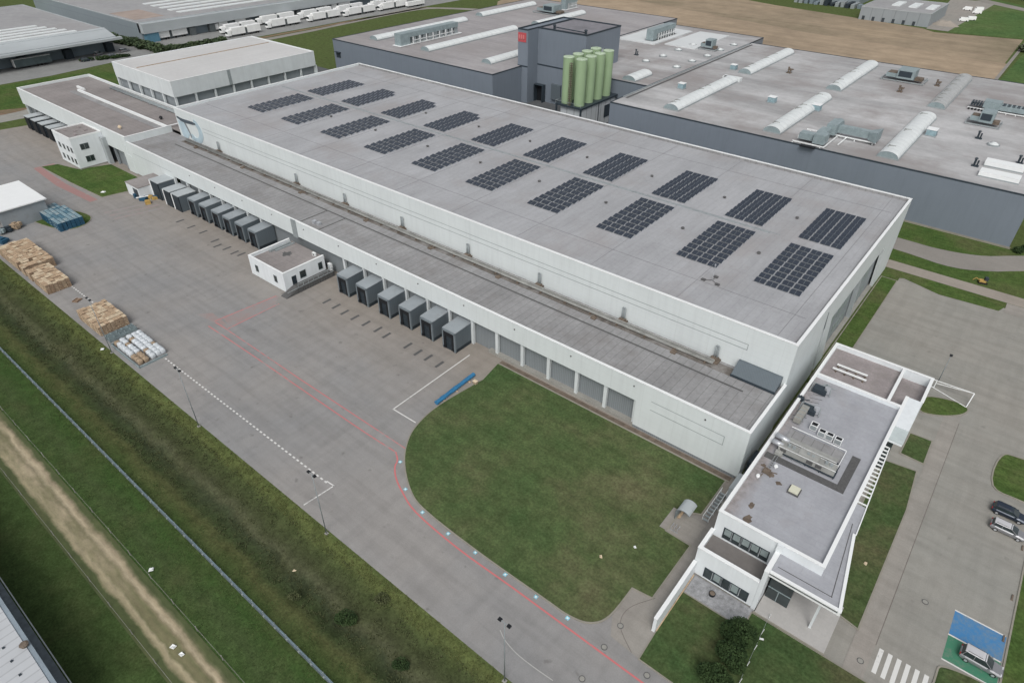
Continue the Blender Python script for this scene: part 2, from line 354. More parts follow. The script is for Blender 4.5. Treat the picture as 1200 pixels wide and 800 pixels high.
# ------------------------------------------------------------------ mesh builder
class MB:
    def __init__(s): s.v = []; s.f = []; s.m = []
    def quad(s, pts, mi=0):
        i = len(s.v); s.v += [tuple(p) for p in pts]; s.f.append(tuple(range(i, i+len(pts)))); s.m.append(mi); return s
    def box(s, x0, x1, y0, y1, z0, z1, mi=0, bevel=0):
        if x0 > x1: x0, x1 = x1, x0
        if y0 > y1: y0, y1 = y1, y0
        i = len(s.v)
        s.v += [(x0,y0,z0),(x1,y0,z0),(x1,y1,z0),(x0,y1,z0),(x0,y0,z1),(x1,y0,z1),(x1,y1,z1),(x0,y1,z1)]
        for f in ((0,3,2,1),(4,5,6,7),(0,1,5,4),(1,2,6,5),(2,3,7,6),(3,0,4,7)):
            s.f.append(tuple(i+k for k in f)); s.m.append(mi)
        return s
    def prism(s, poly, z0, z1, mi=0):
        """poly: list of (x,y), extruded"""
        n = len(poly); i = len(s.v)
        ar = sum(poly[k][0]*poly[(k+1)%n][1]-poly[(k+1)%n][0]*poly[k][1] for k in range(n))
        if ar < 0: poly = poly[::-1]
        s.v += [(x, y, z0) for x, y in poly]+[(x, y, z1) for x, y in poly]
        s.f.append(tuple(i+n+k for k in range(n))); s.m.append(mi)
        s.f.append(tuple(i+n-1-k for k in range(n))); s.m.append(mi)
        for k in range(n):
            k2 = (k+1) % n
            s.f.append((i+k, i+k2, i+n+k2, i+n+k)); s.m.append(mi)
        return s
    def loft(s, secs, mi=0, cap=True, close=True):
        """secs: rings of 3-D points with equal length"""
        n = len(secs[0]); i = len(s.v)
        for r in secs: s.v += [tuple(p) for p in r]
        for a in range(len(secs)-1):
            for k in range(n if close else n-1):
                k2 = (k+1) % n
                s.f.append((i+a*n+k, i+a*n+k2, i+(a+1)*n+k2, i+(a+1)*n+k)); s.m.append(mi)
        if cap:
            s.f.append(tuple(i+n-1-k for k in range(n))); s.m.append(mi)
            e = i+(len(secs)-1)*n; s.f.append(tuple(e+k for k in range(n))); s.m.append(mi)
        return s
    def tube(s, a, b, r0, r1=None, n=8, mi=0):
        a, b = Vector(a), Vector(b); r1 = r0 if r1 is None else r1
        d = (b-a).normalized(); t = Vector((0, 0, 1)) if abs(d.z) < .9 else Vector((1, 0, 0))
        p = d.cross(t).normalized(); q = d.cross(p)
        def ring(c, r): return [c+(p*math.cos(k*2*math.pi/n)+q*math.sin(k*2*math.pi/n))*r for k in range(n)]
        return s.loft([ring(a, r0), ring(b, r1)], mi)
    def path(s, pts, r, n=6, mi=0):
        for a, b in zip(pts, pts[1:]): s.tube(a, b, r, None, n, mi)
        return s
    def build(s, name, mats, parent=None, smooth=False, loc=None, rz=0):
        me = bpy.data.meshes.new(name); me.from_pydata(s.v, [], s.f)
        if not isinstance(mats, (list, tuple)): mats = [mats]
        for m in mats: me.materials.append(M[m] if isinstance(m, str) else m)
        for p, mi in zip(me.polygons, s.m): p.material_index = mi; p.use_smooth = smooth
        me.update()
        o = bpy.data.objects.new(name, me); COL.objects.link(o)
        if parent: o.parent = parent
        if loc: o.location = loc
        if rz: o.rotation_euler = (0, 0, rz)
        return o
def tag(o, label=None, cat=None, group=None, kind=None):
    if label: o['label'] = label
    if cat: o['category'] = cat
    if group: o['group'] = group
    if kind: o['kind'] = kind
    return o
def thing(name, label, cat, loc=(0, 0, 0), rz=0, group=None):
    o = bpy.data.objects.new(name, None); COL.objects.link(o); o.location = loc; o.rotation_euler = (0, 0, rz)
    o.empty_display_size = .5
    return tag(o, label, cat, group)
def copy_tree(root, loc=None, rz=None, label=None, scale=None):
    r = root.copy(); COL.objects.link(r)
    if loc: r.location = loc
    if rz is not None: r.rotation_euler = (0, 0, rz)
    if scale: r.scale = scale
    if label: r['label'] = label
    for ch in list(root.children):
        c = ch.copy(); COL.objects.link(c); c.parent = r
        for g in list(ch.children):
            d = g.copy(); COL.objects.link(d); d.parent = c
    return r
ORD = ['first', 'second', 'third', 'fourth', 'fifth', 'sixth', 'seventh', 'eighth', 'ninth', 'tenth', 'eleventh', 'twelfth', 'thirteenth', 'fourteenth', 'fifteenth']
def smooth_poly(pts, n=5, closed=True):
    out = []; L = len(pts)
    rng = range(L) if closed else range(L-1)
    for i in rng:
        g = lambda k: pts[k % L] if closed else pts[max(0, min(L-1, k))]
        p0, p1, p2, p3 = g(i-1), g(i), g(i+1), g(i+2)
        for k in range(n):
            t = k/n
            out.append(tuple(.5*((2*p1[j])+(-p0[j]+p2[j])*t+(2*p0[j]-5*p1[j]+4*p2[j]-p3[j])*t*t+(-p0[j]+3*p1[j]-3*p2[j]+p3[j])*t**3) for j in (0, 1)))
    if not closed: out.append(tuple(pts[-1]))
    return out
def sheet(name, poly, z, mat, kind='structure'):
    n = len(poly); ar = sum(poly[k][0]*poly[(k+1)%n][1]-poly[(k+1)%n][0]*poly[k][1] for k in range(n))
    if ar < 0: poly = poly[::-1]
    return tag(MB().quad([(x, y, z) for x, y in poly]).build(name, mat), kind=kind)
def rect(x0, x1, y0, y1): return [(x0, y0), (x1, y0), (x1, y1), (x0, y1)]
def ribbon(mb, pts, w, z, mi=0):
    P = [Vector((x, y)) for x, y in pts]; L = []; R = []
    for i, p in enumerate(P):
        d = (P[min(i+1, len(P)-1)]-P[max(i-1, 0)]).normalized(); nrm = Vector((-d.y, d.x))*w/2
        L.append(p+nrm); R.append(p-nrm)
    for i in range(len(P)-1):
        mb.quad([(R[i].x, R[i].y, z), (R[i+1].x, R[i+1].y, z), (L[i+1].x, L[i+1].y, z), (L[i].x, L[i].y, z)], mi)
    return mb
def lawn(name, poly, mat='lawn', h=.10, kerb=.22, kz=.14):
    """raised grass bed with a kerb round it"""
    tag(MB().prism(poly, -.05, h).build(name, mat), kind='structure')
    if kerb:
        n = len(poly); ar = sum(poly[k][0]*poly[(k+1)%n][1]-poly[(k+1)%n][0]*poly[k][1] for k in range(n))
        P = [Vector(p) for p in (poly if ar > 0 else poly[::-1])]; k = MB()
        inn = P; out = []
        for i, p in enumerate(P):
            d1 = (p-P[i-1]).normalized(); d2 = (P[(i+1) % n]-p).normalized(); d = (d1+d2)
            d = d.normalized() if d.length > .01 else d1
            nn = Vector((d.y, -d.x)); c = max(.4, nn.dot(Vector((d2.y, -d2.x))))
            out.append(p+nn*kerb/c)
        for i in range(n):
            a, b2, c2, d2 = inn[i], inn[(i+1) % n], out[(i+1) % n], out[i]
            k.quad([(d2.x, d2.y, kz), (c2.x, c2.y, kz), (b2.x, b2.y, kz), (a.x, a.y, kz)])
            k.quad([(d2.x, d2.y, -.02), (c2.x, c2.y, -.02), (c2.x, c2.y, kz), (d2.x, d2.y, kz)])
        tag(k.build('kerb', 'kerb'), kind='structure')

# ------------------------------------------------------------------ ground
def ground():
    xs = [-1500, -700, -400] + [-330+10*i for i in range(40)] + [200, 600, 1200]
    ys = [-600, -200, -80, -30, 0, 10, 15, 17, 18.5, 20, 21.3, 22.4, 23.4, 24.3, 25, 25.6, 26.4, 28, 29.5, 31, 32.5, 60, 200, 500, 900, 1600]
    prof = {20: -.15, 21.3: -.6, 22.4: -1.05, 23.4: -1.15, 24.3: -.85, 25: -.55, 25.6: -.5, 26.4: -.6, 28: -.45, 29.5: -.15}
    mb = MB(); nx = len(xs)
    rnd = random.Random(3)
    for y in ys:
        for x in xs: mb.v.append((x, y, prof.get(y, 0)*(1+rnd.uniform(-.2, .2)) if abs(x) < 500 else prof.get(y, 0)))
    for j in range(len(ys)-1):
        for i in range(nx-1):
            a = j*nx+i; mb.f.append((a, a+1, a+nx+1, a+nx)); mb.m.append(0)
    tag(mb.build('ground', 'terrain', smooth=True), kind='structure')
ground()
sheet('dirt_track', rect(-330, 60, 4.6, 10.2), .02, 'track')
# paved areas
YL = [(-330, 60), (-296, 66.5), (-293, 80.9), (-180, 80.9), (-17, 80.9), (-17, 79.2), (-13, 79.2), (-13, 43.2), (-13, 31), (-330, 31)]
sheet('loading_yard', YL, .02, 'yard')
sheet('access_road', rect(-13, 80, 31, 43.2), .022, 'yard')
sheet('car_park', rect(-13, 45, 43.2, 166), .016, 'carpark')
sheet('west_path', [(-318, 60), (-306, 60), (-304, 79), (-311, 95), (-318, 95)], .025, 'concrete')
sheet('soil_patch', smooth_poly([(-334, 66), (-318, 66), (-315, 82), (-325, 92), (-336, 84)]), .03, 'soil')
sheet('truck_yard', [(-365, 20), (-362, 110), (-366, 140), (-364, 170), (-362, 420), (-520, 480), (-520, 20)], .02, 'asph')
sheet('far_track', smooth_poly([(-356, 150), (-357, 240), (-358, 270), (-365, 330), (-362, 345), (-340, 363), (-300, 380), (-300, 374), (-338, 357), (-356, 338), (-354, 271), (-352, 240), (-351, 150)], 4), .03, 'pathg')
sheet('gravel_strip', rect(-361.5, -358.5, 150, 350), .03, 'soil')
sheet('service_court', [(-285, 168.2), (-60, 168.2), (-60, 199.5), (-118.5, 199.5), (-118.5, 226), (-172.5, 226), (-172.5, 200.5), (-285, 200.5)], .012, 'courtasph')
lawn('grass_margin', rect(-60, 70, 168.2, 199.2), 'verge', .04, 0)
sheet('service_road', smooth_poly([(-60, 187.7), (-20, 187.7), (-8.9, 187.7), (0.3, 190.6), (8.8, 197.6), (30, 214), (34, 208), (9.9, 188.4), (3.4, 182.9), (-5.2, 179), (-20, 180.2), (-60, 180.2)], 4), .07, 'pathg')
sheet('gravel_path', rect(-60, 60, 168.8, 173.3), .07, 'pathm')
lawn('grass_bank', [(-16.6, 163), (-12.1, 165.6), (-4, 162.9), (7.9, 163.8), (8.7, 166.3), (-4, 168.6), (-16.6, 168.6)], 'verge', .09, 0)
sheet('concrete_apron', [(8.9, 163.8), (60, 163.8), (60, 168.7), (8.9, 168.7)], .075, 'walk')
lawn('grass_strip', rect(-16.5, -13.2, 113, 163), 'verge', .08, .2)
# fields beyond
sheet('stubble_field', [(-26, 324), (-27.5, 503), (-72, 492), (-80, 500), (-180, 520), (-300, 560), (-420, 640), (-338, 400), (-300, 352), (-180, 352), (-118, 322)], .03, 'stubble2')
sheet('mown_field', [(-26, 324), (-26, 430), (-130, 440), (-260, 470), (-330, 520), (-300, 372), (-190, 330), (-118, 322)], .05, 'stubble')
sheet('green_field', [(-24.5, 322), (-23.5, 400), (-20, 620), (90, 620), (90, 322)], .05, 'fieldgreen')
sheet('green_meadow', [(-66, 497), (-27, 505), (-24, 620), (-66, 660)], .065, 'fieldgreen')
sheet('field_boundary_track', rect(-26, -24.5, 322, 505), .07, 'pathg')
sheet('far_lane', [(-74, 640), (-40, 612), (40, 560), (90, 520), (90, 530), (44, 568), (-36, 622), (-70, 652)], .11, 'pathg')
sheet('distant_scrub', rect(-500, 300, 660, 1500), .05, 'fieldgreen')
sheet('far_car_park', [(-78, 500), (-66, 500), (-60, 640), (-90, 640)], .08, 'walk')
# lawns beside the buildings
LP = smooth_poly([(-65.0, 72.0), (-66.3, 61.5), (-65.6, 55), (-63.6, 50.8), (-60.3, 47.2), (-55.2, 43.9), (-50.5, 42.8), (-40, 42.4), (-28.1, 42.5), (-24.2, 42.6), (-21.5, 43.5), (-20.1, 45.9), (-19.9, 51.4)], 5, False)
LP += [(-17.0, 51.8), (-16.9, 62.6), (-21.0, 62.7), (-20.8, 67.7), (-18.2, 69), (-18.2, 77.6), (-66.0, 77.6)]
lawn('front_lawn', LP, 'lawn')
sheet('lawn_corner_pad', rect(-22.0, -16.6, 62.9, 67.5), .125, 'walk')
lawn('office_lawn', [(-14.0, 43.3), (8.9, 43.3), (8.9, 58.2), (-5.6, 58.2), (-5.6, 55.2), (-14.4, 55.2)], 'lawndark', .08, .15)
lawn('east_lawn', [(0.4, 66), (5.9, 64.9), (5.9, 90), (5.2, 99.5), (0.4, 98.8)], 'lawndark')
lawn('east_lawn_plot', [(2.2, 102.4), (5.7, 102.2), (5.6, 108.8), (2.3, 108.6)], 'lawndark')
lawn('east_lawn_wedge', smooth_poly([(2.2, 116.3), (5.1, 117.0), (8.0, 119.6), (8.8, 122.2), (6.4, 122.9), (2.2, 121)], 4), 'verge')
lawn('car_park_island', smooth_poly([(15.6, 104.2), (20, 103.4), (32, 103.4), (32, 114.4), (18.7, 113.9), (15.6, 112.2)], 4), 'verge')
lawn('car_park_verge', rect(21.6, 45, 40, 98), 'verge')
lawn('car_park_corner', smooth_poly([(16.0, 66.4), (21.2, 66.8), (21.4, 62), (21.4, 50), (16.4, 50), (15.5, 58), (15.3, 64.4)], 4), 'lawndark')
lawn('west_lawn', [(-245.6, 62.2), (-233.3, 68.2), (-233.2, 77.6), (-213.2, 77.9), (-207, 63.7), (-224, 60.6), (-243, 61.6)][:1]+[(-244, 66.5), (-234.5, 68.9), (-230.8, 77.5), (-208.5, 77.9), (-204.5, 74.4), (-206.8, 63.9), (-225, 62.8)], 'verge')
lawn('canopy_lawn', smooth_poly([(-208.5, 46), (-205, 53.5), (-196.5, 56), (-192, 52.8), (-193, 48), (-203, 45)], 4), 'verge')
lawn('far_verge', [(-312, 96), (-318, 96), (-320, 140), (-358, 150), (-362, 20), (-345, 20), (-330, 60)], 'verge', .06, 0)
sheet('footway', [(-19.8, 51.4), (-19.8, 46.2), (-18.4, 43.6), (-14.2, 43.3), (-14.4, 55), (-14.9, 60), (-16.6, 66), (-16.9, 51.8)], .05, 'walk')
sheet('car_park_footway', rect(5.9, 8.35, 43.3, 122), .05, 'walk')
# dark gravel strips along the walls
sheet('gravel_margin', rect(-66, -17.6, 77.9, 78.9), .06, 'rust')
kb = MB(); kb.box(-66, -17.6, 77.6, 77.9, 0, .16)
tag(kb.build('kerb', 'kerb'), kind='structure')

# painted markings
mk = MB()
ribbon(mk, [(-72.3, 76.2), (-72.1, 55.35)], .22, .034); ribbon(mk, [(-72.2, 55.35), (-66.4, 55.45)], .22, .034)
ribbon(mk, [(-65.9, 37.0), (-66.4, 31.6)], .22, .034)
ribbon(mk, [(-67.6, 36.9), (-65.8, 37.0)], .2, .034)
tag(mk.build('white_marking', 'whiteline'), kind='structure')
mk = MB()
x = -176.0
while x < -67.5:
    if not (-146 < x < -119 and False): mk.box(x, x+.55, 36.55, 36.83, .03, .034)
    x += 1.05
tag(mk.build('dashed_marking', 'whiteline'), kind='structure')
mk = MB()
ribbon(mk, [(-122, 49.9), (-118.7, 50.0), (-92, 49.8), (-63.0, 49.9)], .20, .036)
ribbon(mk, smooth_poly([(-122, 48.2), (-105, 48.3), (-75, 48.1), (-63.8, 48.3)], 4, False), .22, .037)
tag(mk.build('red_marking', 'redline'), kind='structure')
mk = MB(); ribbon(mk, smooth_poly([(-63.8, 48.3), (-62.2, 47.2), (-61.4, 45.9), (-59.5, 44.4), (-56.6, 43.05), (-52, 41.6), (-42.7, 40.9), (-32.7, 41.0), (-24, 41.0), (-12, 41.0), (30, 41)], 4, False), .24, .038)
tag(mk.build('red_curve_marking', 'redstrong'), kind='structure')
mk = MB()
mk.quad([(-123, 52, .030), (-118, 51, .030), (-117.8, 62, .030), (-121, 65, .030)]); mk.quad([(-128, 49, .030), (-118, 50.2, .030), (-118, 51, .030), (-126, 51.5, .030)])
mk2 = MB(); mk2.quad([(-246, 60, .030), (-226, 58.9, .030), (-206, 60.2, .030), (-206, 62.4, .030), (-225, 61.4, .030), (-244, 62.0, .030)]); mk2.quad([(-246.5, 60.3, .033), (-244.6, 60.3, .033), (-243.9, 66, .033), (-245.9, 66, .033)]); tag(mk2.build('red_footpath', 'redpink'), kind='structure')
for dy in (0, 3.0, 6.0): mk.quad([(-196+dy, 59.5, .030), (-195+dy, 59.5, .030), (-191.5+dy, 72, .030), (-192.5+dy, 72, .030)])
tag(mk.build('faded_red_paving', 'redpave'), kind='structure')
mk = MB(); ribbon(mk, [(-122.6, 50), (-121.2, 64.5)], .22, .037); ribbon(mk, [(-117.9, 50.2), (-117.9, 63)], .22, .037); tag(mk.build('red_marking', 'redline'), kind='structure')
# zebra
mk = MB()
for i in range(8): mk.box(8.9+i*1.04, 9.42+i*1.04, 60.1, 63.95, .025, .03)
tag(mk.build('zebra_crossing', 'whiteline'), kind='structure')
sheet('blue_parking_bay', rect(15.3, 21.2, 71.75, 75.85), .024, 'bluepaint')
sheet('green_parking_bay', rect(15.3, 21.2, 67.55, 71.5), .024, 'greenpaint')
mk = MB()
for y in (75.95, 71.62, 67.45): mk.box(15.25, 21.1, y-.1, y+.1, .026, .032)
tag(mk.build('bay_marking', 'whiteline'), kind='structure')
mk = MB(); ribbon(mk, smooth_poly([at(586, 738), at(592, 750), at(605, 765), at(625, 781), at(648, 797)], 4, False), .12, .034)
tag(mk.build('road_edge_marking', worn('faint_line', (.42, .42, .40), (.29, .285, .275), .62, 1.5)), kind='structure')
# kerb line between footway and road, wheel blocks, drains
mk = MB(); ribbon(mk, [(8.4, 117), (8.4, 64)], .10, .06)
ribbon(mk, smooth_poly([(-16.6, 52), (-18.6, 48.5), (-18.2, 45.6), (-15.2, 43.4)], 5, False), .09, .06)
tag(mk.build('kerb_line', surf('kerb_joint', (.17, .15, .135), .9, .15, 1)), kind='structure')
for i, (px, py) in enumerate([(469, 541), (475, 573), (495, 600), (525, 625), (557, 647), (592, 673), (628, 699), (665, 724)]):
    x, y = at(px, py); t = MB().box(-.3, .3, -.3, .3, .03, .05).build('painted_marker', surf('marker_blue', (.30, .62, .72), .6, .2, 2) if i == 0 else 'marker', loc=(x, y, 0)) if False else None
markermat = surf('marker_blue', (.25, .55, .66), .6, .3, 2); M['marker'] = markermat
pm = MB().box(-.26, .26, -.26, .26, .03, .045); pm.box(-.12, .12, -.12, .12, .045, .05, 1)
proto = None
for i, (px, py) in enumerate([(469, 541), (475, 573), (495, 600), (525, 625), (557, 647), (592, 673), (628, 699), (665, 724)]):
    x, y = at(px, py)
    if proto is None: proto = pm.build('marker_plate', ['marker', 'coping'], loc=(x, y, 0)); o = proto
    else: o = proto.copy(); COL.objects.link(o); o.location = (x, y, 0)
    tag(o, f'small pale blue ground plate beside the lawn kerb, {ORD[i]} along the curve from the top', 'ground marker', 'blue ground plates along the red line')
mh = MB(); mh.tube((0, 0, .02), (0, 0, .055), .42, n=20); mh.tube((0, 0, .055), (0, 0, .06), .32, n=20, mi=1)
proto = None
for px, py, lab in [(727, 733, 'round manhole cover in the footway bay below the front lawn'), (708, 758, 'round manhole cover touching the red line'), (758, 791, 'round manhole cover on the red line at the bottom edge'), (682, 795, 'faint round manhole cover in the road at the bottom edge'), (1084, 705, 'round manhole cover in the middle of the car park road'), (1008, 774, 'round manhole cover on the footway left of the zebra crossing')]:
    x, y = at(px, py)
    if proto is None: proto = mh.build('manhole_cover', ['manhole', 'concrete'], loc=(x, y, .02)); o = proto
    else: o = proto.copy(); COL.objects.link(o); o.location = (x, y, .02)
    tag(o, lab, 'manhole cover', 'manhole covers')
# dark wheel-stop slots before the docks
rs = random.Random(5); sm = MB()
slotpts = [(383, 353), (394, 359), (404, 366), (416, 372), (429, 379), (443, 386), (453, 393), (478, 405), (490, 413), (502, 419), (515, 427), (211, 259), (224, 266), (238, 272), (252, 282), (266, 291), (283, 298), (255, 288), (275, 296)]
for px, py in slotpts:
    x, y = at(px, py); sm.box(x-.30, x+.30, y-1.15, y+1.15, .03, .05)
tag(sm.build('drain_slots', 'manhole'), kind='structure')

# ------------------------------------------------------------------ main hall
ZA = 10.4; ZH = 18.4
HX0, HX1, HY0, HY1 = -211.3, -17.0, 93.9, 167.9
def parapet(mb, x0, x1, y0, y1, z0, z1, t=.45):
    mb.box(x0, x1, y0, y0+t, z0, z1); mb.box(x0, x1, y1-t, y1, z0, z1)
    mb.box(x0, x0+t, y0+t, y1-t, z0, z1); mb.box(x1-t, x1, y0+t, y1-t, z0, z1)
    return mb
hall = thing('warehouse', 'large white main warehouse with solar arrays on its flat grey roof', 'warehouse', (HX0, HY0, 0))
def into(root, mb, name, mats, **kw):
    """part built in world coordinates, parented to its thing"""
    o = mb.build(name, mats, root, **kw); o.matrix_parent_inverse = Matrix.Identity(4)
    o.location = (-root.location.x, -root.location.y, -root.location.z) if root.rotation_euler.z == 0 else (0, 0, 0)
    return o
def into2(root, part, mb, name, mats, **kw):
    return mb.build(name, mats, part, **kw)
b = MB()
b.box(HX0, HX1, HY0, HY0+.5, 0, ZH-.12)                       # front
b.box(HX0, HX1-.6, HY1-.5, HY1, 0, ZH-.12); b.box(HX0, HX0+.5, HY0+.5, HY1-.5, 0, ZH-.12)
# east side: fascia, end panels with slanted jambs, recess behind
b.box(HX1-.6, HX1, HY0+.5, HY1, 12.2, ZH-.12)
def yz_panel(mb, x0, x1, pts, mi=0):
    n = len(pts); i = len(mb.v); mb.v += [(x0, y, z) for y, z in pts]+[(x1, y, z) for y, z in pts]
    mb.f.append(tuple(i+n+k for k in range(n))); mb.m.append(mi); mb.f.append(tuple(i+n-1-k for k in range(n))); mb.m.append(mi)
    for k in range(n):
        k2 = (k+1) % n; mb.f.append((i+k, i+k2, i+n+k2, i+n+k)); mb.m.append(mi)
yz_panel(b, HX1-.6, HX1, [(HY0+.5, 0), (114.2, 0), (111.0, 12.2), (HY0+.5, 12.2)])
yz_panel(b, HX1-.6, HX1, [(115.6, 0), (120.9, 0), (116.3, 12.2), (112.3, 12.2)])
yz_panel(b, HX1-.6, HX1, [(156.2, 0), (HY1, 0), (HY1, 12.2), (152.6, 12.2)])
into(hall, b, 'wall', 'white')
b = MB(); yz_panel(b, HX1+.003, HX1+.03, [(111.2, 12.0), (112.2, 12.0), (110.9, 16.2), (110.6, 16.2)]); into(hall, b, 'groove', 'dockgrey')
b = MB(); b.box(HX1-1.3, HX1-1.0, HY0+.6, HY1-.6, 0, 12.19); into(hall, b, 'recessed_wall', 'dockroof')
b = MB(); yz_panel(b, HX1-.9, HX1-.1, [(138.8, 0), (139.7, 0), (136.3, 12.15), (135.5, 12.15)]); into(hall, b, 'slanted_fin', 'far_light')
b = MB(); b.box(HX1-.95, HX1-.05, HY0+1, HY1-1, 0, .4); into(hall, b, 'plinth', 'concrete')
for k, y in enumerate((124, 129.5, 134, 143, 148)):
    w = MB().box(HX1-1.0, HX1-.94, y-1.7, y+1.7, 1.2, 3.6); into(hall, w, 'window', 'glasslite')
    w = MB().box(HX1-1.0, HX1-.94, y-2.2, y+1.2, 6.0, 8.6); into(hall, w, 'window', 'glasslite')
b = MB().box(HX0+.5, HX1-.5, HY0+.5, HY1-.5, 17.2, 17.65); into(hall, b, 'roof', 'roof_hall')
b = parapet(MB(), HX0-.05, HX1+.05, HY0-.05, HY1+.05, ZH-.12, ZH, .55); into(hall, b, 'coping', 'coping')
b = MB()   # inner back/right upstand seen from the front
b.box(HX0+.55, HX1-.55, HY1-.62, HY1-.55, 17.65, ZH-.12); b.box(HX1-.62, HX1-.55, HY0+.6, HY1-.62, 17.65, ZH-.12)
into(hall, b, 'upstand', 'roof_annex')
b = MB()   # long horizontal groove lines on the front wall
for z in (15.0, 13.9): b.box(-196, -24.5, HY0-.03, HY0, z, z+.10)
b.box(-24.6, -24.5, HY0-.03, HY0, 13.9, 15.1)
into(hall, b, 'groove', 'galv')
# slender raised spine on the roof (cable tray) + conductor lines
b = MB().box(HX0+3, -36, 131.0, 131.22, 17.65, 17.78); b.box(HX0+3, -34, 131.6, 131.75, 17.65, 17.72)
into(hall, b, 'cable_tray', 'galv')
b = MB()
for k in range(10): b.box(-186.5+18.4*k, -186.5+18.4*k+.06, HY0+1.2, HY1-1, 17.65, 17.68)
b.box(HX0+2, HX1-2, 103.6, 103.68, 17.65, 17.68); b.box(HX0+2, HX1-2, 158.4, 158.48, 17.65, 17.68)
into(hall, b, 'lightning_conductor', surf('conductor', (.20, .20, .21), .7, .1, 1))
# big letter-like emblem on the front wall, left end
lg = MB()
def xz(mb, pts, y0, y1, mi):
    n = len(pts); i = len(mb.v); mb.v += [(x, y0, z) for x, z in pts]+[(x, y1, z) for x, z in pts]
    mb.f.append(tuple(i+k for k in range(n))); mb.m.append(mi); mb.f.append(tuple(i+2*n-1-k for k in range(n))); mb.m.append(mi)
    for k in range(n):
        k2 = (k+1) % n; mb.f.append((i+k2, i+k, i+n+k, i+n+k2)); mb.m.append(mi)
def arc(cx, cz, rx, rz, a0, a1, n=14): return [(cx+rx*math.cos(rad(a0+(a1-a0)*k/n)), cz+rz*math.sin(rad(a0+(a1-a0)*k/n))) for k in range(n+1)]
# dark swoosh arcs over the top, pale blue leg and bowl below
def bandpts(c): 
    top = [(x, z+w) for x, z, w in c]; bot = [(x, z-w) for x, z, w in c][::-1]; return bot[::-1]+top[::-1]
dark = [(-210.6, 15.7, .25), (-208.5, 15.3, .45), (-206.5, 15.2, .5), (-204.0, 15.35, .5), (-201.5, 15.5, .45), (-199.6, 15.6, .2)]
xz(lg, bandpts(dark), HY0-.16, HY0-.02, 1)
xz(lg, [(-210.6, 14.7), (-206.8, 14.7), (-204.9, 11.5), (-206.9, 9.5), (-209.6, 9.5)], HY0-.12, HY0-.02, 0)
xz(lg, [(-206.8, 14.7), (-205.9, 14.7), (-203.9, 11.0), (-204.6, 10.2), (-204.9, 11.5)], HY0-.14, HY0-.02, 2)
oa = arc(-201.4, 13.2, 4.6, 3.9, -150, 75); ia = arc(-201.4, 13.3, 2.5, 2.3, 75, -140)
xz(lg, oa+ia, HY0-.12, HY0-.02, 0)
into(hall, lg, 'emblem', ['logo_blue', 'logo_dark', M['greyclad']])

# exhaust stacks on the front wall
proto = None
ex = MB(); ex.tube((-.25, -.5, 0), (-.25, -.5, 3.0), .16, n=8); ex.tube((.25, -.5, 0), (.25, -.5, 3.0), .16, n=8)
ex.tube((-.25, -.5, 3.0), (.25, -.5, 3.0), .16, n=8)
exb = MB().box(-.9, .9, -1.6, -.05, 0, .35); exb.box(-.6, .6, -1.4, -.3, .35, .75)
for i, (px, py) in enumerate([(258, 178), (349, 216), (405, 240), (472, 268), (549, 300), (632, 335), (731, 375), (841, 418)]):
    x = at(px, py, 9.8)[0]
    lab = f'grey twin exhaust pipe standing against the warehouse front wall, {ORD[i]} from the left'
    if proto is None:
        proto = thing('exhaust_pipe', lab, 'exhaust pipe', (x, HY0, 9.75), 0, 'exhaust pipes along the warehouse front wall')
        ex.build('pipe', 'pole', proto, smooth=True); exb.build('base', 'rust', proto)
    else: copy_tree(proto, (x, HY0, 9.75), 0, lab)

# roof drains / vents on hall roof
proto = None
vb = MB(); vb.tube((0, 0, 0), (0, 0, .3), .3, .22, 10); vb.tube((0, 0, .3), (0, 0, .42), .42, .3, 10)
vents = [(640+0, 213), (712, 236), (802, 268), (890, 297), (849, 231), (934, 257), (765, 207), (566, 150+0), (390, 137), (441, 153), (501, 171), (564, 191), (632, 214), (710, 238)]
vents = [(388, 137), (440, 153), (501, 172), (563, 191), (632, 213), (710, 238), (800, 268), (889, 297), (499, 133), (561, 149), (621, 166), (688, 185), (764, 207), (849, 232), (934, 256)]
for i, (px, py) in enumerate(vents):
    x, y = at(px, py, 17.7)
    lab = f'small dark roof vent between solar arrays, {ORD[i]} in the ' + 'front row from the left' if i < 8 else f'small dark roof vent between solar arrays, {ORD[i-8]} in the back row from the left'
    if proto is None: proto = vb.build('roof_vent', 'manhole', loc=(x, y, 17.65)); o = proto
    else: o = proto.copy(); COL.objects.link(o); o.location = (x, y, 17.65)
    tag(o, lab, 'roof vent', 'vents on the warehouse roof')
# lightning mast on hall roof
x, y = at(834.5, 329, 17.65)
ms = thing('weather_mast', 'slim mast on three dark feet standing on the warehouse roof', 'mast', (x, y, 17.65))
MB().tube((0, 0, 0), (0, 0, 3.2), .07, .05).tube((0, 0, 3.2), (0, 0, 3.5), .16, .16).build('mast', 'alu', ms)
for a in (90, 210, 330):
    f = MB().tube((0, 0, .15), (1.6*math.cos(rad(a)), 1.6*math.sin(rad(a)), .1), .05); f.box(1.6*math.cos(rad(a))-.4, 1.6*math.cos(rad(a))+.4, 1.6*math.sin(rad(a))-.3, 1.6*math.sin(rad(a))+.3, 0, .25)
    f.build('foot', 'manhole', ms)

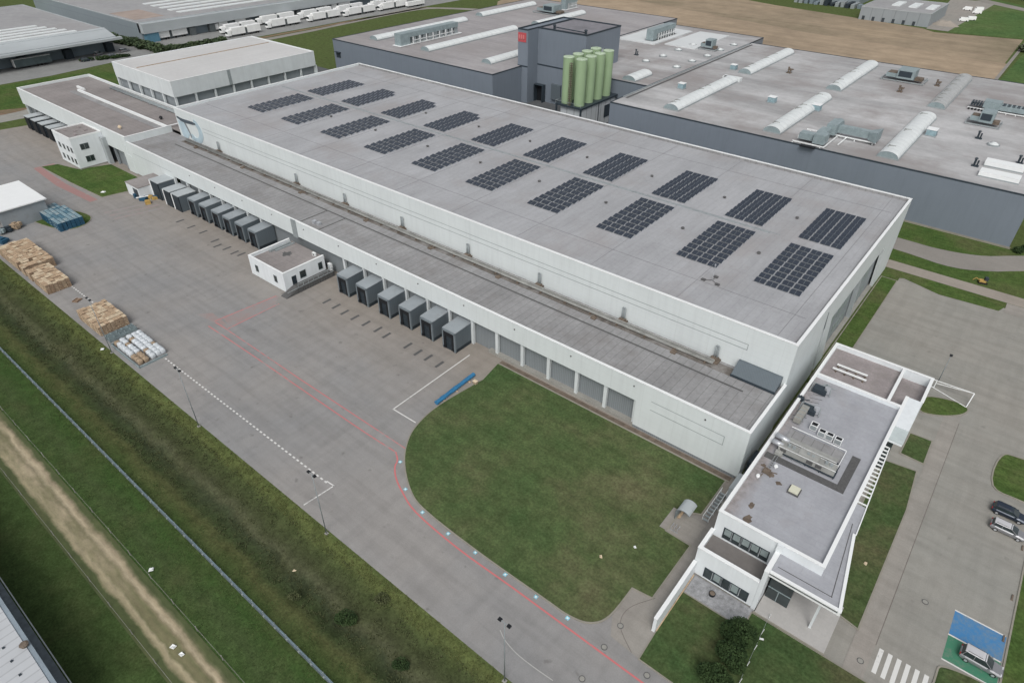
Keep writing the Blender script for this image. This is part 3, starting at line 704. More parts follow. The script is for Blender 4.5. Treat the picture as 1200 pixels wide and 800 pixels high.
# ------------------------------------------------------------------ solar arrays: 2 rows x 10
XF = [-196.1, -178.4, -159.6, -140.8, -122.3, -103.5, -84.5, -65.8, -46.9, -30.9]
XB = [-196.6, -178.9, -159.9, -141.3, -122.5, -104.0, -84.9, -65.4, -47.1, -30.8]
def panel_mesh():
    p = MB()
    # two modules side by side on a shallow tilt, low edge to the front (-Y)
    w, d, tl = 1.98, 1.38, .28
    for k in range(2):
        x0 = k*(w/2)+.02; x1 = (k+1)*(w/2)-.02
        p.quad([(x0, 0, .12), (x1, 0, .12), (x1, d, .12+tl), (x0, d, .12+tl)], 0)
    p.quad([(0, -.03, .10), (w, -.03, .10), (w, d+.03, .11+tl), (0, d+.03, .11+tl)], 2)
    p.quad([(0, d+.06, 0), (0, d+.04, .10+tl), (w, d+.04, .10+tl), (w, d+.06, 0)], 1)
    p.quad([(0, 0, 0), (0, d, 0), (0, d, .11+tl), (0, 0, .1)], 1); p.quad([(w, 0, 0), (w, 0, .1), (w, d, .11+tl), (w, d, 0)], 1)
    return p
pn_me = panel_mesh(); first = True
pm_obj = None
for row, (XS, y0, nr, pitch) in enumerate(((XF, 109.9, 9, 2.2), (XB, 133.0, 9, 2.04))):
    for i, xx in enumerate(XS):
        if row == 0: lab = f'front row solar array on the warehouse roof, {ORD[i]} from the left'
        else: lab = f'back row solar array on the warehouse roof, {ORD[i]} from the left'
        t = thing('solar_array', lab, 'solar array', (xx, y0, 17.65), 0, 'solar arrays on the warehouse roof')
        for r in range(nr):
            for c in range(4):
                if row == 1 and i in (1, 2, 3) and r == 8 and c == 3: continue
                if pm_obj is None: o = pm_obj = pn_me.build('solar_panel', ['solar', 'alu', 'galv'], t)
                else: o = pm_obj.copy(); COL.objects.link(o); o.parent = t
                o.location = (c*2.2, r*pitch, 0)

# ------------------------------------------------------------------ loading wing in front of the hall
AX0, AX1, AY0 = -218.0, -16.8, 79.0
wing = thing('loading_wing', 'long low white loading wing with grey recessed wall along the yard', 'building', (AX0, AY0, 0))
b = MB()
b.box(-190, -36.3, AY0, AY0+.5, 6.1, ZA-.1)                  # fascia
b.box(-36.3, AX1, AY0, AY0+.5, .7, ZA-.1)                    # solid right end
b.box(-218, -190, AY0, AY0+.5, .4, ZA-.1)
b.box(AX1-.5, AX1, AY0+.5, HY0, 0, ZA-.1)
into(wing, b, 'wall', 'white')
b = MB().box(-190, -36.3, AY0+1.3, AY0+1.6, 0, 6.4); b.box(-36.3, AX1-.5, AY0+.15, AY0+.5, 0, .7); into(wing, b, 'recessed_wall', 'greyclad')
b = MB().box(-190, -36.3, AY0+.5, AY0+1.3, 6.05, 6.15); into(wing, b, 'soffit', 'galv')
b = MB().box(-70, -36.3, AY0+.3, AY0+1.3, 0, .65); into(wing, b, 'plinth', 'concrete')
b = MB().box(AX0, AX1-.5, AY0+.5, HY0, 9.3, 9.7); into(wing, b, 'roof', 'roof_annex')
b = MB().box(AX0, AX1+.04, AY0-.04, AY0+.5, ZA-.1, ZA); b.box(AX1-.46, AX1+.04, AY0+.5, HY0, ZA-.1, ZA); into(wing, b, 'coping', 'coping')
b = MB()
b.box(-33.5, -20.4, AY0-.02, AY0, 7.4, 7.5); b.box(-33.5, -20.4, AY0-.02, AY0, 5.6, 5.7); b.box(-20.5, -20.4, AY0-.02, AY0, 5.7, 7.4)
b.box(-214, -191, AY0-.02, AY0, 7.2, 7.3)
into(wing, b, 'groove', 'galv')
colx = [-36.5, -42.6, -48.8, -55.2, -61.5, -67.9, -74.4, -80.8, -87.2, -93.8, -101.0, -107.65, -114.6, -147.9, -154.0, -160.4, -166.3, -172.2, -177.9, -184.4]
cb = MB(); cb.loft([[(-.28, 0, 0), (.28, 0, 0), (.28, .6, 0), (-.28, .6, 0)], [(-.36, 0, 6.08), (.36, 0, 6.08), (.36, .6, 6.08), (-.36, .6, 6.08)]])
proto = None
for x in colx:
    if proto is None: proto = cb.build('column', 'white_v', wing); o = proto
    else: o = proto.copy(); COL.objects.link(o)
    o.parent = wing; o.location = (x-AX0, .45, .02)
# small dark dots = overflow spouts on fascia
b = MB()
for x in range(-180, -20, 13): b.tube((x, AY0-.12, 9.0), (x, AY0+.02, 9.0), .14, n=8)
into(wing, b, 'overflow_spout', 'manhole')
# grey vertical service box above the gatehouse
b = MB().box(-132.6, -130.9, AY0-.25, AY0-.02, 5.8, ZA+.1); into(wing, b, 'cable_duct', 'galv')
# gutter rib along the roof + felt ribs
b = MB().box(-205, -22, 88.3, 88.6, 9.7, 9.78)
for x in (-131, -124): b.box(x, x+.25, AY0+.6, 88.3, 9.7, 9.77)
into(wing, b, 'roof_joint', 'manhole')
b = MB().box(-206, -22, 90.9, 93.2, 9.7, 9.735); into(wing, b, 'pipe_shade_strip', surf('shadow_moss', (.17, .155, .14), .9, .3, .4, 3, stain=(.2, .5, .8, (.27, .265, .26))))  # dark strip paints the shadow under the pipes together with moss
# pipe run on the roof along the hall wall
pr = thing('pipe_run', 'long rusty grey pipe run on sleepers along the foot of the warehouse wall', 'pipework', (-205, 92.5, 9.7))
b = MB()
for yy, zz, rr in ((0, .55, .17), (-.45, .5, .12), (-.85, .5, .12), (-.2, .85, .08)): b.tube((0, yy, zz), (176, yy, zz), rr, n=8)
b.build('pipe', 'pipe', pr, smooth=True)
b = MB()
for k in range(30): b.box(k*6+.5, k*6+.8, -1.2, .4, 0, .36)
b.build('pipe_support', 'rust', pr)
b = MB()
for k in (8, 33, 60, 86, 108, 128, 152, 169): b.tube((k, -1.0, .5), (k, -1.9, .1), .09); b.box(k-.5, k+.5, -2.2, -1.2, 0, .25)
b.build('branch_pipe', 'rust', pr)
# dark grey screen at the right end of the wing roof
sc = thing('lean_to_cover', 'dark grey sloping metal cover against the warehouse at the wing end', 'roof cover', (-25.3, 91.0, 9.7))
b = MB(); b.loft([[(0, 0, .05), (0, 2.85, .05), (0, 2.85, 2.0), (0, 2.3, 2.0), (0, 0, .5)], [(7.6, 0, .05), (7.6, 2.85, .05), (7.6, 2.85, 2.0), (7.6, 2.3, 2.0), (7.6, 0, .5)]]); b.build('cover', 'dockgrey', sc)
b = MB().box(-.1, 7.7, -.08, 0, .02, .5); b.build('edge_trim', 'darktrim', sc)
# misc things on the wing roof
for i, (px, py) in enumerate([(369, 262), (374, 264)]):
    x, y = at(px, py, 9.7); o = MB().box(-.45, .45, -.4, .4, 0, .7); o.box(-.5, .5, -.45, .45, .7, .8)
    tag(o.build('roof_fan', 'alu', loc=(x, y, 9.7)), ['small white roof fan above the gatehouse, the left one of a pair', 'small white roof fan above the gatehouse, the right one of a pair'][i], 'roof fan')

# ------------------------------------------------------------------ dock shelters
SH = 5.0
def dock_proto():
    t = thing('dock_shelter', 'x', 'dock shelter', (0, 0, 0), 0, 'grey dock shelters along the loading wing')
    # local: x 0..3.5, y 0 (front) .. 5.4 (wall)
    b = MB(); b.loft([[(0, .3, .9), (3.5, .3, .9), (3.5, 5.4, .9), (0, 5.4, .9)], [(0, .3, SH-.12), (3.5, .3, SH-.12), (3.5, 5.4, SH+.1), (0, 5.4, SH+.1)]]); b.build('housing', 'dockgrey', t)
    b = MB(); b.loft([[(-.06, .2, SH-.11), (3.56, .2, SH-.11), (3.56, .2, SH), (-.06, .2, SH)], [(-.06, 5.4, SH+.1), (3.56, 5.4, SH+.1), (3.56, 5.4, SH+.22), (-.06, 5.4, SH+.22)]]); b.build('roof', 'dockroof', t)
    b = MB(); b.box(0, .32, 0, .3, .25, SH-.15); b.box(3.18, 3.5, 0, .3, .25, SH-.15); b.box(0, 3.5, 0, .3, SH-.5, SH-.12); b.build('frame', 'dockframe', t)
    b = MB(); b.box(.32, .95, .02, .1, .4, SH-.5); b.box(2.55, 3.18, .02, .1, .4, SH-.5); b.box(.95, 2.55, .02, .1, SH-1.5, SH-.5); b.build('curtain', 'black', t)
    b = MB().box(.95, 2.55, .2, .28, 1.0, SH-1.5)
    for z in (1.8, 2.5): b.box(.95, 2.55, .16, .2, z, z+.06)
    b.build('door', 'dockdark', t)
    for x in (.35, 2.85): MB().box(x, x+.3, -.15, .3, .5, 1.0).build('bumper', 'black', t)
    MB().tube((3.35, .05, .1), (3.35, .05, 3.2), .05, n=6).build('guide_rail', 'alu', t)
    b = MB().box(.06, 3.44, .36, 5.4, .0, .895); b.build('pit_wall', 'dockdark', t)
    return t
dp = dock_proto()
places = []
for i, rx in enumerate([-107.75, -101.15, -94.0, -87.4, -81.0, -74.7]): places.append((rx-3.5, f'grey dock shelter with black curtain right of the gatehouse, {ORD[i]} from the gatehouse'))
for i, lx in enumerate([-146.6, -152.5, -158.3, -163.8, -170.0, -175.8]): places.append((lx, f'grey dock shelter with black curtain left of the gatehouse, {ORD[i]} from the gatehouse'))
for i, (lx, lab) in enumerate(places):
    if i == 0: dp.location = (lx, 74.6, 0); dp['label'] = lab
    else: copy_tree(dp, (lx, 74.6, 0), 0, lab)
# three pale open dock houses at the left
t = thing('dock_house', 'x', 'dock house', (0, 0, 0), 0, 'pale dock houses left of the dock shelters')
b = MB().box(.12, 3.9, .3, 5.4, .0, 5.1); b.build('housing', 'dockgrey', t)
b = MB(); b.box(-.05, 4.0, .1, 5.4, 5.1, 5.3); b.build('roof', 'far_light', t)
b = MB(); b.box(0, .55, 0, .3, 0, 5.1); b.build('door_jamb', 'coping', t)
b = MB(); b.box(.55, 3.9, .02, .28, 0, 5.1); b.build('door', 'dockdark', t)
for i, (lx, z, lab) in enumerate([(-196.0, 1.0, 'pale dock house standing alone beside the scrap heap'), (-187.8, .9, 'narrow pale dock house, left one of the touching pair'), (-183.0, .9, 'narrow pale dock house, right one of the touching pair beside the shelters')]):
    if i == 0: t.location = (lx, 74.0, 0); t['label'] = lab; t.scale = (1.3, 1, 1)
    else: copy_tree(t, (lx, 73.6, 0), 0, lab, (1.0, 1, z))
# low white ramp building with a dark opening
t = thing('ramp_building', 'low off-white flat roofed ramp building with a dark opening beside the scrap heap', 'outbuilding', (-203.5, 70.3, 0))
MB().box(0, 7.6, 0, 8.6, 0, 3.6).build('wall', 'offwhite', t); MB().box(-.1, 7.7, -.1, 8.6, 3.6, 3.75).build('roof', 'roof_west', t)
MB().box(4.2, 7.0, -.06, -.01, 0, 3.0).build('doorway', 'dockopen', t)
# scrap heap
rs = random.Random(11)
cx, cy = at(171, 232)
for k in range(17):
    px, py = cx+rs.uniform(-3.6, 2.6), cy+rs.uniform(-1.5, 2.2)
    kind = (0, 1, 0, 2, 1)[k % 5]
    b = MB(); w, d, h = rs.uniform(.6, 1.2), rs.uniform(.4, .8), rs.uniform(.5, 1.3)
    b.box(-w, w, -d, d, 0, h); b.box(-w*.8, w*.8, -d*.8, d*.8, h, h+.15); b.box(-w*.9, -w*.7, -d*1.05, d*1.05, 0, h*1.1)
    name, mats, lab, cat = [('crate', 'bluefilm', 'blue plastic crate in the heap in front of the ramp building', 'crate'), ('crate', 'blue', 'dark blue plastic crate in the heap in front of the ramp building', 'crate'), ('wooden_box', 'yellow', 'yellowish wooden box in the heap before the first dock house', 'wooden box')][kind]
    if kind == 2: px = cx+rs.uniform(1.5, 4.5)
    o = b.build(name, mats, loc=(px, py, 0), rz=rs.uniform(0, 3)); tag(o, lab, cat, {'bluefilm': 'blue crates in the heap', 'blue': 'dark blue crates in the heap', 'yellow': 'wooden boxes in the heap'}[mats])
o = MB().box(-1.7, 1.7, -.12, .12, 0, .12); o.box(-1.7, 1.7, .3, .5, 0, .1)
tag(o.build('plank', 'coping', loc=(cx+.9, cy-1.2, .9), rz=rad(70)), 'long white plank lying on the blue heap', 'plank')

# ------------------------------------------------------------------ gatehouse
def win_box(parent, name, x0, x1, y0, y1, z0, z1, axis, cols=1):
    """window in a wall facing -Y (axis 'y') or +X (axis 'x'): dark glass with a proud frame"""
    g = MB(); fr = MB(); w = .07
    if axis == 'y':
        g.box(x0+w, x1-w, y0-.02, y0+.02, z0+w, z1-w)
        fr.box(x0, x1, y0-.06, y0, z0, z0+w); fr.box(x0, x1, y0-.06, y0, z1-w, z1)
        for k in range(cols+1):
            xx = x0+(x1-x0-w)*k/cols; fr.box(xx, xx+w, y0-.06, y0, z0+w, z1-w)
    else:
        g.box(x1-.02, x1+.02, y0+w, y1-w, z0+w, z1-w)
        fr.box(x1, x1+.06, y0, y1, z0, z0+w); fr.box(x1, x1+.06, y0, y1, z1-w, z1)
        for k in range(cols+1):
            yy = y0+(y1-y0-w)*k/cols; fr.box(x1, x1+.06, yy, yy+w, z0+w, z1-w)
    o = fr.build(name, 'galv', parent); g.build('pane', 'glass', o)
    return o
gx0, gx1, gy0, gy1, gz = -134.1, -120.4, 66.8, 78.2, 5.0
gh = thing('gatehouse', 'small white flat roofed gatehouse jutting from the loading wing into the yard', 'gatehouse', (gx0, gy0, 0))
W_, D_ = gx1-gx0, gy1-gy0
b = MB(); b.box(0, W_, 0, .35, .15, gz); b.box(0, .35, .35, D_, .15, gz); b.box(W_-.35, W_, .35, D_, .15, gz); b.build('wall', 'offwhite', gh)
MB().box(.35, W_-.35, .35, D_+.5, gz-1.0, gz-.75).build('roof', 'roof_west', gh)
b = MB(); b.box(-.04, W_+.04, -.04, .4, gz, gz+.1); b.box(-.04, .4, .4, D_, gz, gz+.1); b.box(W_-.4, W_+.04, .4, D_, gz, gz+.1); b.build('coping', 'coping', gh)
for x in (2.2, 9.6): win_box(gh, 'window', x, x+1.3, 0, 0, 1.6, 3.4, 'y')
win_box(gh, 'window', 0, 0, 4.0, 5.8, 1.8, 3.8, 'x') if False else None
def win_x(parent, X, y0, y1, z0, z1, cols=1, name='window'):
    g = MB().box(X, X+.03, y0+.07, y1-.07, z0+.07, z1-.07); fr = MB()
    fr.box(X, X+.07, y0, y1, z0, z0+.07); fr.box(X, X+.07, y0, y1, z1-.07, z1)
    for k in range(cols+1):
        yy = y0+(y1-y0-.07)*k/cols; fr.box(X, X+.07, yy, yy+.07, z0+.07, z1-.07)
    o = fr.build(name, 'galv', parent); g.build('pane', 'glass', o); return o
win_x(gh, W_, 4.2, 5.9, 1.9, 3.8); win_x(gh, W_, 9.4, 10.6, 1.9, 3.8)
d = MB().box(W_, W_+.05, 2.0, 3.2, 1.3, 3.4).build('door', 'dockdark', gh); MB().box(W_+.05, W_+.1, 3.0, 3.08, 2.2, 2.35).build('handle', 'alu', d)
b = MB(); b.loft([[(W_+.08, -1.6, .02), (W_+2.2, -1.6, .02), (W_+2.2, -1.6, .1), (W_+.08, -1.6, .1)], [(W_+.08, 2.0, .02), (W_+2.2, 2.0, .02), (W_+2.2, 2.0, 1.3), (W_+.08, 2.0, 1.3)]]); b.box(W_+.08, W_+2.2, 2.0, 12, .02, 1.3)
b.build('ramp', 'manhole', gh)
b = MB(); b.box(W_+2.1, W_+2.2, -1.0, 12, 1.3, 1.4)
for k in range(8): b.box(W_+2.1, W_+2.2, 1.9+k*1.4, 2.0+k*1.4, .1, 2.3)
b.box(W_+2.1, W_+2.2, 1.9, 12, 2.25, 2.33); b.build('railing', 'galv', gh)
b = MB(); b.box(.9, 1.5, 5, 11, gz-.75, gz-.3); b.box(1.8, 2.2, 6, 11.5, gz-.75, gz-.45); b.build('cable_tray', 'galv', gh)
b = MB(); b.prism([(5.2+.9*math.cos(a)*rs.uniform(.7, 1.7), 7+1.2*math.sin(a)*rs.uniform(.6, 1.3)) for a in [k*math.pi/9 for k in range(18)]], gz-.75, gz-.73); b.build('water_patch', 'manhole', gh)
t = thing('air_conditioner', 'white outdoor air conditioner on the gatehouse roof', 'air conditioner', (gx1-2.6, gy1-.8, gz-.75)); MB().box(-.5, .5, -.25, .25, .1, .95).build('casing', 'coping', t); MB().tube((0, -.27, .52), (0, -.24, .52), .3, n=14).build('fan', 'manhole', t)
MB().box(-.45, -.3, -.2, .2, 0, .1).build('foot', 'galv', t)
t = thing('meter_cabinet', 'white upright cabinet at the gatehouse wall by the ramp', 'cabinet', (gx1+1.0, gy1+.6, 1.3)); MB().box(-.5, .5, -.3, .3, 0, 1.7).build('body', 'coping', t); MB().box(-.4, .4, -.33, -.3, .2, 1.5).build('door', 'far_light', t)

# ------------------------------------------------------------------ west wing, two-storey dock office, tall hall
WX0, WX1, WY1, WZ = -300.5, -216.5, 104.8, 11.8
ww = thing('west_wing', 'white west wing with brownish grey flat roof split by a long white upstand', 'building', (WX0, AY0, 0))
b = MB(); b.box(WX0, -218, AY0-.1, AY0+.4, 6.1, WZ-.1); b.box(-218, WX1, AY0-.1, AY0+.4, ZA-.2, WZ-.1)
b.box(WX0, WX0+.5, AY0+.4, WY1, 0, WZ-.1); b.box(WX0+.5, WX1, WY1-.5, WY1, 0, WZ-.1); b.box(WX1-.5, WX1, AY0+.4, HY0, 9.7, WZ-.1)
b.prism([(-220.6, AY0-.1), (-216.0, AY0-.1), (-216.0, AY0+.35), (-220.6, AY0+.35)], .2, 6.1)
into(ww, b, 'wall', 'white')
b = MB().box(WX0+.5, -218, AY0+1.4, AY0+1.8, 0, 6.2); into(ww, b, 'recessed_wall', 'greyclad')
b = MB()
for k in range(13): b.box(-220.9-6.3*k-.3, -220.9-6.3*k+.3, AY0+.6, AY0+1.2, 0, 6.1)
for k in range(13):
    c = MB().box(-222.9-6.3*k-.25, -222.9-6.3*k+.25, AY0+.5, AY0+1.1, 0, 6.1); into(ww, c, 'column', 'dockroof')
b = MB().box(WX0+.5, WX1-.5, AY0+.4, WY1-.5, 10.6, 11.0); b.box(WX1-.5, -211.4, HY0, WY1-.5, 10.6, 11.0); into(ww, b, 'roof', 'roof_west')
b = MB().box(WX1, -211.4, WY1-.45, WY1+.05, 9.7, WZ); into(ww, b, 'rear_parapet', 'coping')
b = parapet(MB(), WX0-.05, WX1+.05, AY0-.15, WY1+.05, WZ-.1, WZ, .55); into(ww, b, 'coping', 'coping')
b = MB().box(-282, -217.1, 92.5, 93.2, 11.0, 11.7); b.box(-287, -281, 94.3, 95.0, 11.0, 11.7); into(ww, b, 'upstand', 'coping')
b = MB().box(-284, -217.2, 90.3, 92.4, 11.0, 11.06); into(ww, b, 'felt_strip', 'roof_annex')
# pipes between west wing and the tall hall
t = thing('roof_pipes', 'bundle of long pale pipes on the roof edge below the tall white hall', 'pipework', (-276, 102.9, 11.0))
b = MB()
for k in range(3): b.tube((0, -.6*k, .5), (60, -.6*k, .5), .2, n=8)
b.build('pipe', 'galv', t, smooth=True)
b = MB()
for k in range(10): b.box(k*6, k*6+.3, -1.6, .5, 0, .3)
b.build('pipe_support', 'galv', t)
for k, (px, py, lab) in enumerate([(189, 140, 'black ball-shaped roof vent on the west wing near the emblem'), (141, 151, 'small pale roof vent on the west wing front half')]):
    x, y = at(px, py, 11.0); v = MB(); v.tube((0, 0, 0), (0, 0, .5), .3, .3, 10); v.tube((0, 0, .5), (0, 0, 1.1), .65, .3, 10)
    tag(v.build('roof_vent', ['black', 'woodpale'][k], loc=(x, y, 11.0)), lab, 'roof vent')
# black docks on the west wing
proto = None
for i in range(4):
    x = -289.5+i*6.3
    lab = f'black dock shelter with pale roof on the west wing, {ORD[i]} from the left edge'
    if proto is None:
        proto = thing('dock_shelter', lab, 'dock shelter', (x, 74.5, 0), 0, 'black dock shelters on the west wing')
        MB().box(0, 3.9, .3, 5.8, 0, 4.6).build('housing', 'dockdark', proto); MB().box(-.1, 4.0, 0, 5.8, 4.6, 4.85).build('roof', 'far_light', proto)
        MB().box(.2, 3.7, .0, .28, .3, 4.5).build('curtain', 'black', proto)
    else: copy_tree(proto, (x, 74.5, 0), 0, lab)
# two-storey office
ox0, ox1, oy0, oy1, oz = -246.2, -233.2, 69.2, 78.8, 9.9
t = thing('dock_office', 'two storey white cube office on the west wing beside a small lawn', 'office building', (ox0, oy0, 0))
w, d = ox1-ox0, oy1-oy0
MB().box(0, w, 0, d, .5, oz-.1).build('wall', 'offwhite', t); MB().box(.05, w-.05, .05, d, 0, .5).build('plinth', 'concrete', t)
MB().box(.3, w-.3, .3, d-.3, oz-.1, oz-.02).build('roof', 'roof_west', t)
b = parapet(MB(), -.04, w+.04, -.04, d+.04, oz-.1, oz+.35, .35); b.build('coping', 'coping', t)
for z in (1.6, 5.2):
    for x in (2.0, 5.2, 8.2, 10.8): win_box(t, 'window', x, x+1.5, 0, 0, z, z+1.8, 'y')
for z, y in ((1.9, 2.6), (5.9, 2.2)): win_x(t, w, y, y+2.6, z, z+1.9, 2)
b = MB()
for k, (xx, yy) in enumerate(((2.2, 2.4), (5.5, 4.2), (9.2, 2.8), (7.2, 6.6), (3.0, 6.4))): b.box(xx, xx+1.2, yy, yy+.8, oz-.02, oz+.2+.05*k)
b.build('roof_clutter', 'roof_pink', t)
b = MB().box(w+.1, w+2, d-1.2, d+.1, .0, 8.6); b.build('stair_tower', 'far_light', t)
# tall white hall
tx0, tx1, ty0, ty1, tz = -276.3, -233.8, 105.3, 164.2, 20.0
t = thing('tall_hall', 'tall white high-bay hall with pale roof and a grey window band below its fascia', 'high-bay hall', (tx0, ty0, 0))
w, d = tx1-tx0, ty1-ty0
b = MB(); b.box(0, w, 0, .5, 14.7, tz-.1); b.box(w-.5, w, .5, d, 14.7, tz-.1); b.box(0, .5, .5, d, 0, tz-.1); b.box(.5, w-.5, d-.5, d, 0, tz-.1); b.build('wall', 'white_v', t)
MB().box(.6, w-1.2, 1.2, d-.6, 0, 14.8).build('recessed_wall', 'dockroof', t)
MB().box(.5, w-.5, .5, d-.5, tz-.6, tz-.25).build('roof', 'roof_pale', t)
parapet(MB(), -.04, w+.04, -.04, d+.04, tz-.1, tz, .45).build('coping', 'coping', t)
proto = None
for (x, y) in [(w-.7, 7.33*k+.3) for k in range(9)]+[(.2+8.4*k, .1) for k in range(5)]:
    if proto is None: proto = MB().box(-.25, .45, 0, .6, 0, 14.7).build('column', 'white_v', t); o = proto
    else: o = proto.copy(); COL.objects.link(o); o.parent = t
    o.location = (x, y, 0)
MB().box(15, 15.5, 2, d-2, tz-.25, tz-.1).build('ridge_strip', 'card', t)
MB().box(w+.01, w+.06, 21, 22.2, 14.8, tz-.2).build('stain_panel', 'galv', t)

# ------------------------------------------------------------------ factories behind
FZ = 14.3
def factory(name, label, x0, x1, y0, y1, wallmat, roofmat, sides):
    t = thing(name, label, 'factory building', (x0, y0, 0)); w, d = x1-x0, y1-y0
    MB().box(0, w, 0, d, 0, FZ-.3).build('wall', wallmat, t)
    MB().box(.3, w-.3, .3, d-.3, FZ-.3, FZ-.1).build('roof', roofmat, t)
    b = parapet(MB(), -.06, w+.06, -.06, d+.06, FZ-.3, FZ+.05, .36); b.build('parapet_trim', 'darktrim', t)
    return t, w, d
fl, w, d = factory('factory_hall', 'long slate grey factory hall with white vaulted skylights left of the tower', -269.6, -172.4, 200.6, 352, 'darkclad', 'roof_factl', 0)
b = MB(); b.box(1.5, 4.5, -.06, 0, 6.5, 9.0); b.box(1.5, 5, -1.2, 0, 9.0, 9.2); b.build('canopy_door', 'darktrim', fl)
fm, wm, dm = factory('factory_link', 'lower link roof with round rooflights between tower and right factory hall', -172.3, -118.6, 225.6, 336, 'darkclad', 'roof_fact', 0)
MB().box(3, 22, 62, 100, FZ-.1, FZ+.35).build('new_roof_field', 'roof_new', fm); MB().box(25, 40, 66, 102, FZ-.1, FZ+.3).build('new_roof_field', 'roof_new', fm)
fr, wr, dr = factory('factory_hall', 'long slate grey factory hall with vaulted skylights on the right behind the warehouse', -118.4, 5.1, 199.7, 321.5, 'darkclad', 'roof_fact', 0)
b = MB(); b.box(.2, .6, 8, 118, FZ-.1, FZ+.25); b.build('roof_joint', 'galv', fr)
MB().box(1.2, 2.2, 8, 118, FZ-.1, FZ-.05).build('felt_strip', 'manhole', fr)
MB().box(-.05, wr+.3, -.25, -.07, 0, .5).build('plinth', 'kerb', fr)
# parapet trim is dark; the front wall has a light base line
# tower
tw = thing('tower', 'tall slate grey process tower with a red sign and dark roof edge', 'tower', (-169.4, 225.4, 0))
MB().box(0, 22.9, 0, 24.6, 0, 27.6).build('wall', 'darkclad', tw)
MB().box(-5.0, -.02, -6.6, 24, 0, 27.6).build('stair_shaft', 'darkclad', tw)
MB().box(.4, 22.5, .4, 24.2, 27.6, 27.66).build('roof', surf('tower_roof', (.22, .215, .235), .7, .2, .1, .6, stain=(.15, .5, .5, (.12, .12, .13))), tw)
b = parapet(MB(), -.08, 22.98, -.08, 24.68, 27.6, 28.1, .4); parapet(b, -5.08, -.1, -6.68, 24.08, 27.6, 28.1, .3); b.build('parapet_trim', 'darktrim', tw)
b = MB(); b.box(-5.06, -.0, -6.67, -6.6, 14.0, 14.5); b.box(-.02, 23, -.07, 0, 14.0, 14.5); b.build('band', 'darktrim', tw)
s = MB().box(-4.9, -.9, -6.72, -6.62, 23.2, 26.6).build('sign', 'red', tw)
b = MB()
for x in (-4.4, -3.4, -2.4): b.box(x, x+.5, -6.76, -6.72, 24.0, 25.8)
b.box(-4.4, -1.9, -6.76, -6.72, 24.0, 24.3); b.build('lettering', surf('sign_letters', (.60, .22, .22), .5, .1, 1), s)
b = MB(); b.tube((22.95, 12, 21), (26.4, 6, 14), .8, n=10); b.build('chute', 'galv', tw, smooth=True)
for (x, y) in ((6, 2.5), (21, 2.2)): MB().tube((x, y, 27.66), (x, y, 29), .5, .5, 10).tube((x, y, 29), (x, y, 29.4), .8, .4, 10).build('roof_vent', 'darktrim', tw)
b = MB(); b.tube((7, 2.2, 28.5), (20.5, 2.0, 28.3), .2, n=6); b.build('roof_pipe', 'darktrim', tw)
# loading door below
d = MB().box(0, 4.5, -2.2, -.1, 6.6, 6.9); d.box(0, .3, -2.2, -.1, 0, 6.6); d.box(4.2, 4.5, -2.2, -.1, 0, 6.6); d.box(.3, 4.2, -.14, -.08, 0, 6.6, 1)
d.build('loading_door', ['darktrim', 'black'], tw)
b = MB(); b.box(8, 12.5, -1.0, -.1, 2, 8); b.build('service_bay', 'dockgrey', tw)
# silos on a platform
pf = thing('silo_platform', 'steel platform on posts with white panelled room under the green silos', 'platform', (-141.8, 200.3, 0))
MB().box(0, 11.6, 0, 24.5, 8.9, 9.5).build('deck', 'darktrim', pf)
MB().box(1.6, 11.2, 1.2, 24, 0, 8.9).build('room_wall', cladding('white_room', (.50, .53, .55), 3.2, 'v', .45), pf)
for x, y in ((.3, .3), (11.0, .3), (.3, 12), (11.0, 12), (11.0, 23.8), (.3, 23.8)): MB().box(x-.25, x+.25, y-.25, y+.25, 0, 8.9).build('post', 'darktrim', pf)
MB().box(11.25, 11.3, 16, 20, 2.5, 7).build('louvre', 'darktrim', pf)
b = MB()
for k in range(9): b.box(.1, .18, 2.7*k, 2.7*k+.08, 9.5, 10.6)
b.box(.1, .16, 0, 24, 10.5, 10.6); b.box(0, 11.5, .05, .1, 10.5, 10.6)
for k in range(5): b.box(2.7*k+.1, 2.7*k+.18, .05, .13, 9.5, 10.6)
b.build('railing', 'galv', pf)
proto = None
names8 = []
for ix, X in enumerate((-138.9, -133.4)):
    for iy, Y in enumerate((203.2, 209.0, 214.8, 220.6)):
        if ix == 0 and iy == 0: pass
        lab = f'tall green cylindrical silo in the {"left" if ix == 0 else "right"} file, {ORD[iy]} from the front'
        if proto is None:
            proto = thing('silo', lab, 'silo', (X, Y, 9.5), 0, 'green silos beside the tower')
            n = 24; b = MB(); b.tube((0, 0, .0), (0, 0, 15.6), 1.95, n=n); b.build('shell', 'green', proto, smooth=False)
            b = MB(); b.tube((0, 0, 15.6), (0, 0, 15.85), 2.02, 1.98, n); b.tube((0, 0, 15.85), (0, 0, 15.95), 1.98, 1.5, n); b.tube((.5, 0, 15.95), (.5, 0, 16.15), .4, .4, 8); b.build('top', 'greentop', proto)
            b = MB(); b.tube((-2.05, 0, 0), (-2.05, 0, 16.2), .06, n=5); b.tube((-2.05, .4, 0), (-2.05, .4, 16.2), .06, n=5)
            for k in range(26): b.box(-2.08, -2.02, 0, .4, k*.6, k*.6+.06)
            b.build('ladder', 'manhole', proto)
        else: copy_tree(proto, (X, Y, 9.5), 0, lab)
t = thing('stair_cage', 'slim dark steel ladder cage between the two front silos', 'ladder cage', (-136.2, 201.0, 9.5))
b = MB()
for x in (-.4, .4):
    for y in (-.4, .4): b.tube((x, y, 0), (x, y, 14.5), .07, n=5)
for k in range(20): b.box(-.45, .45, -.45, .45, k*.75, k*.75+.06)
b.build('cage', 'rust', t)

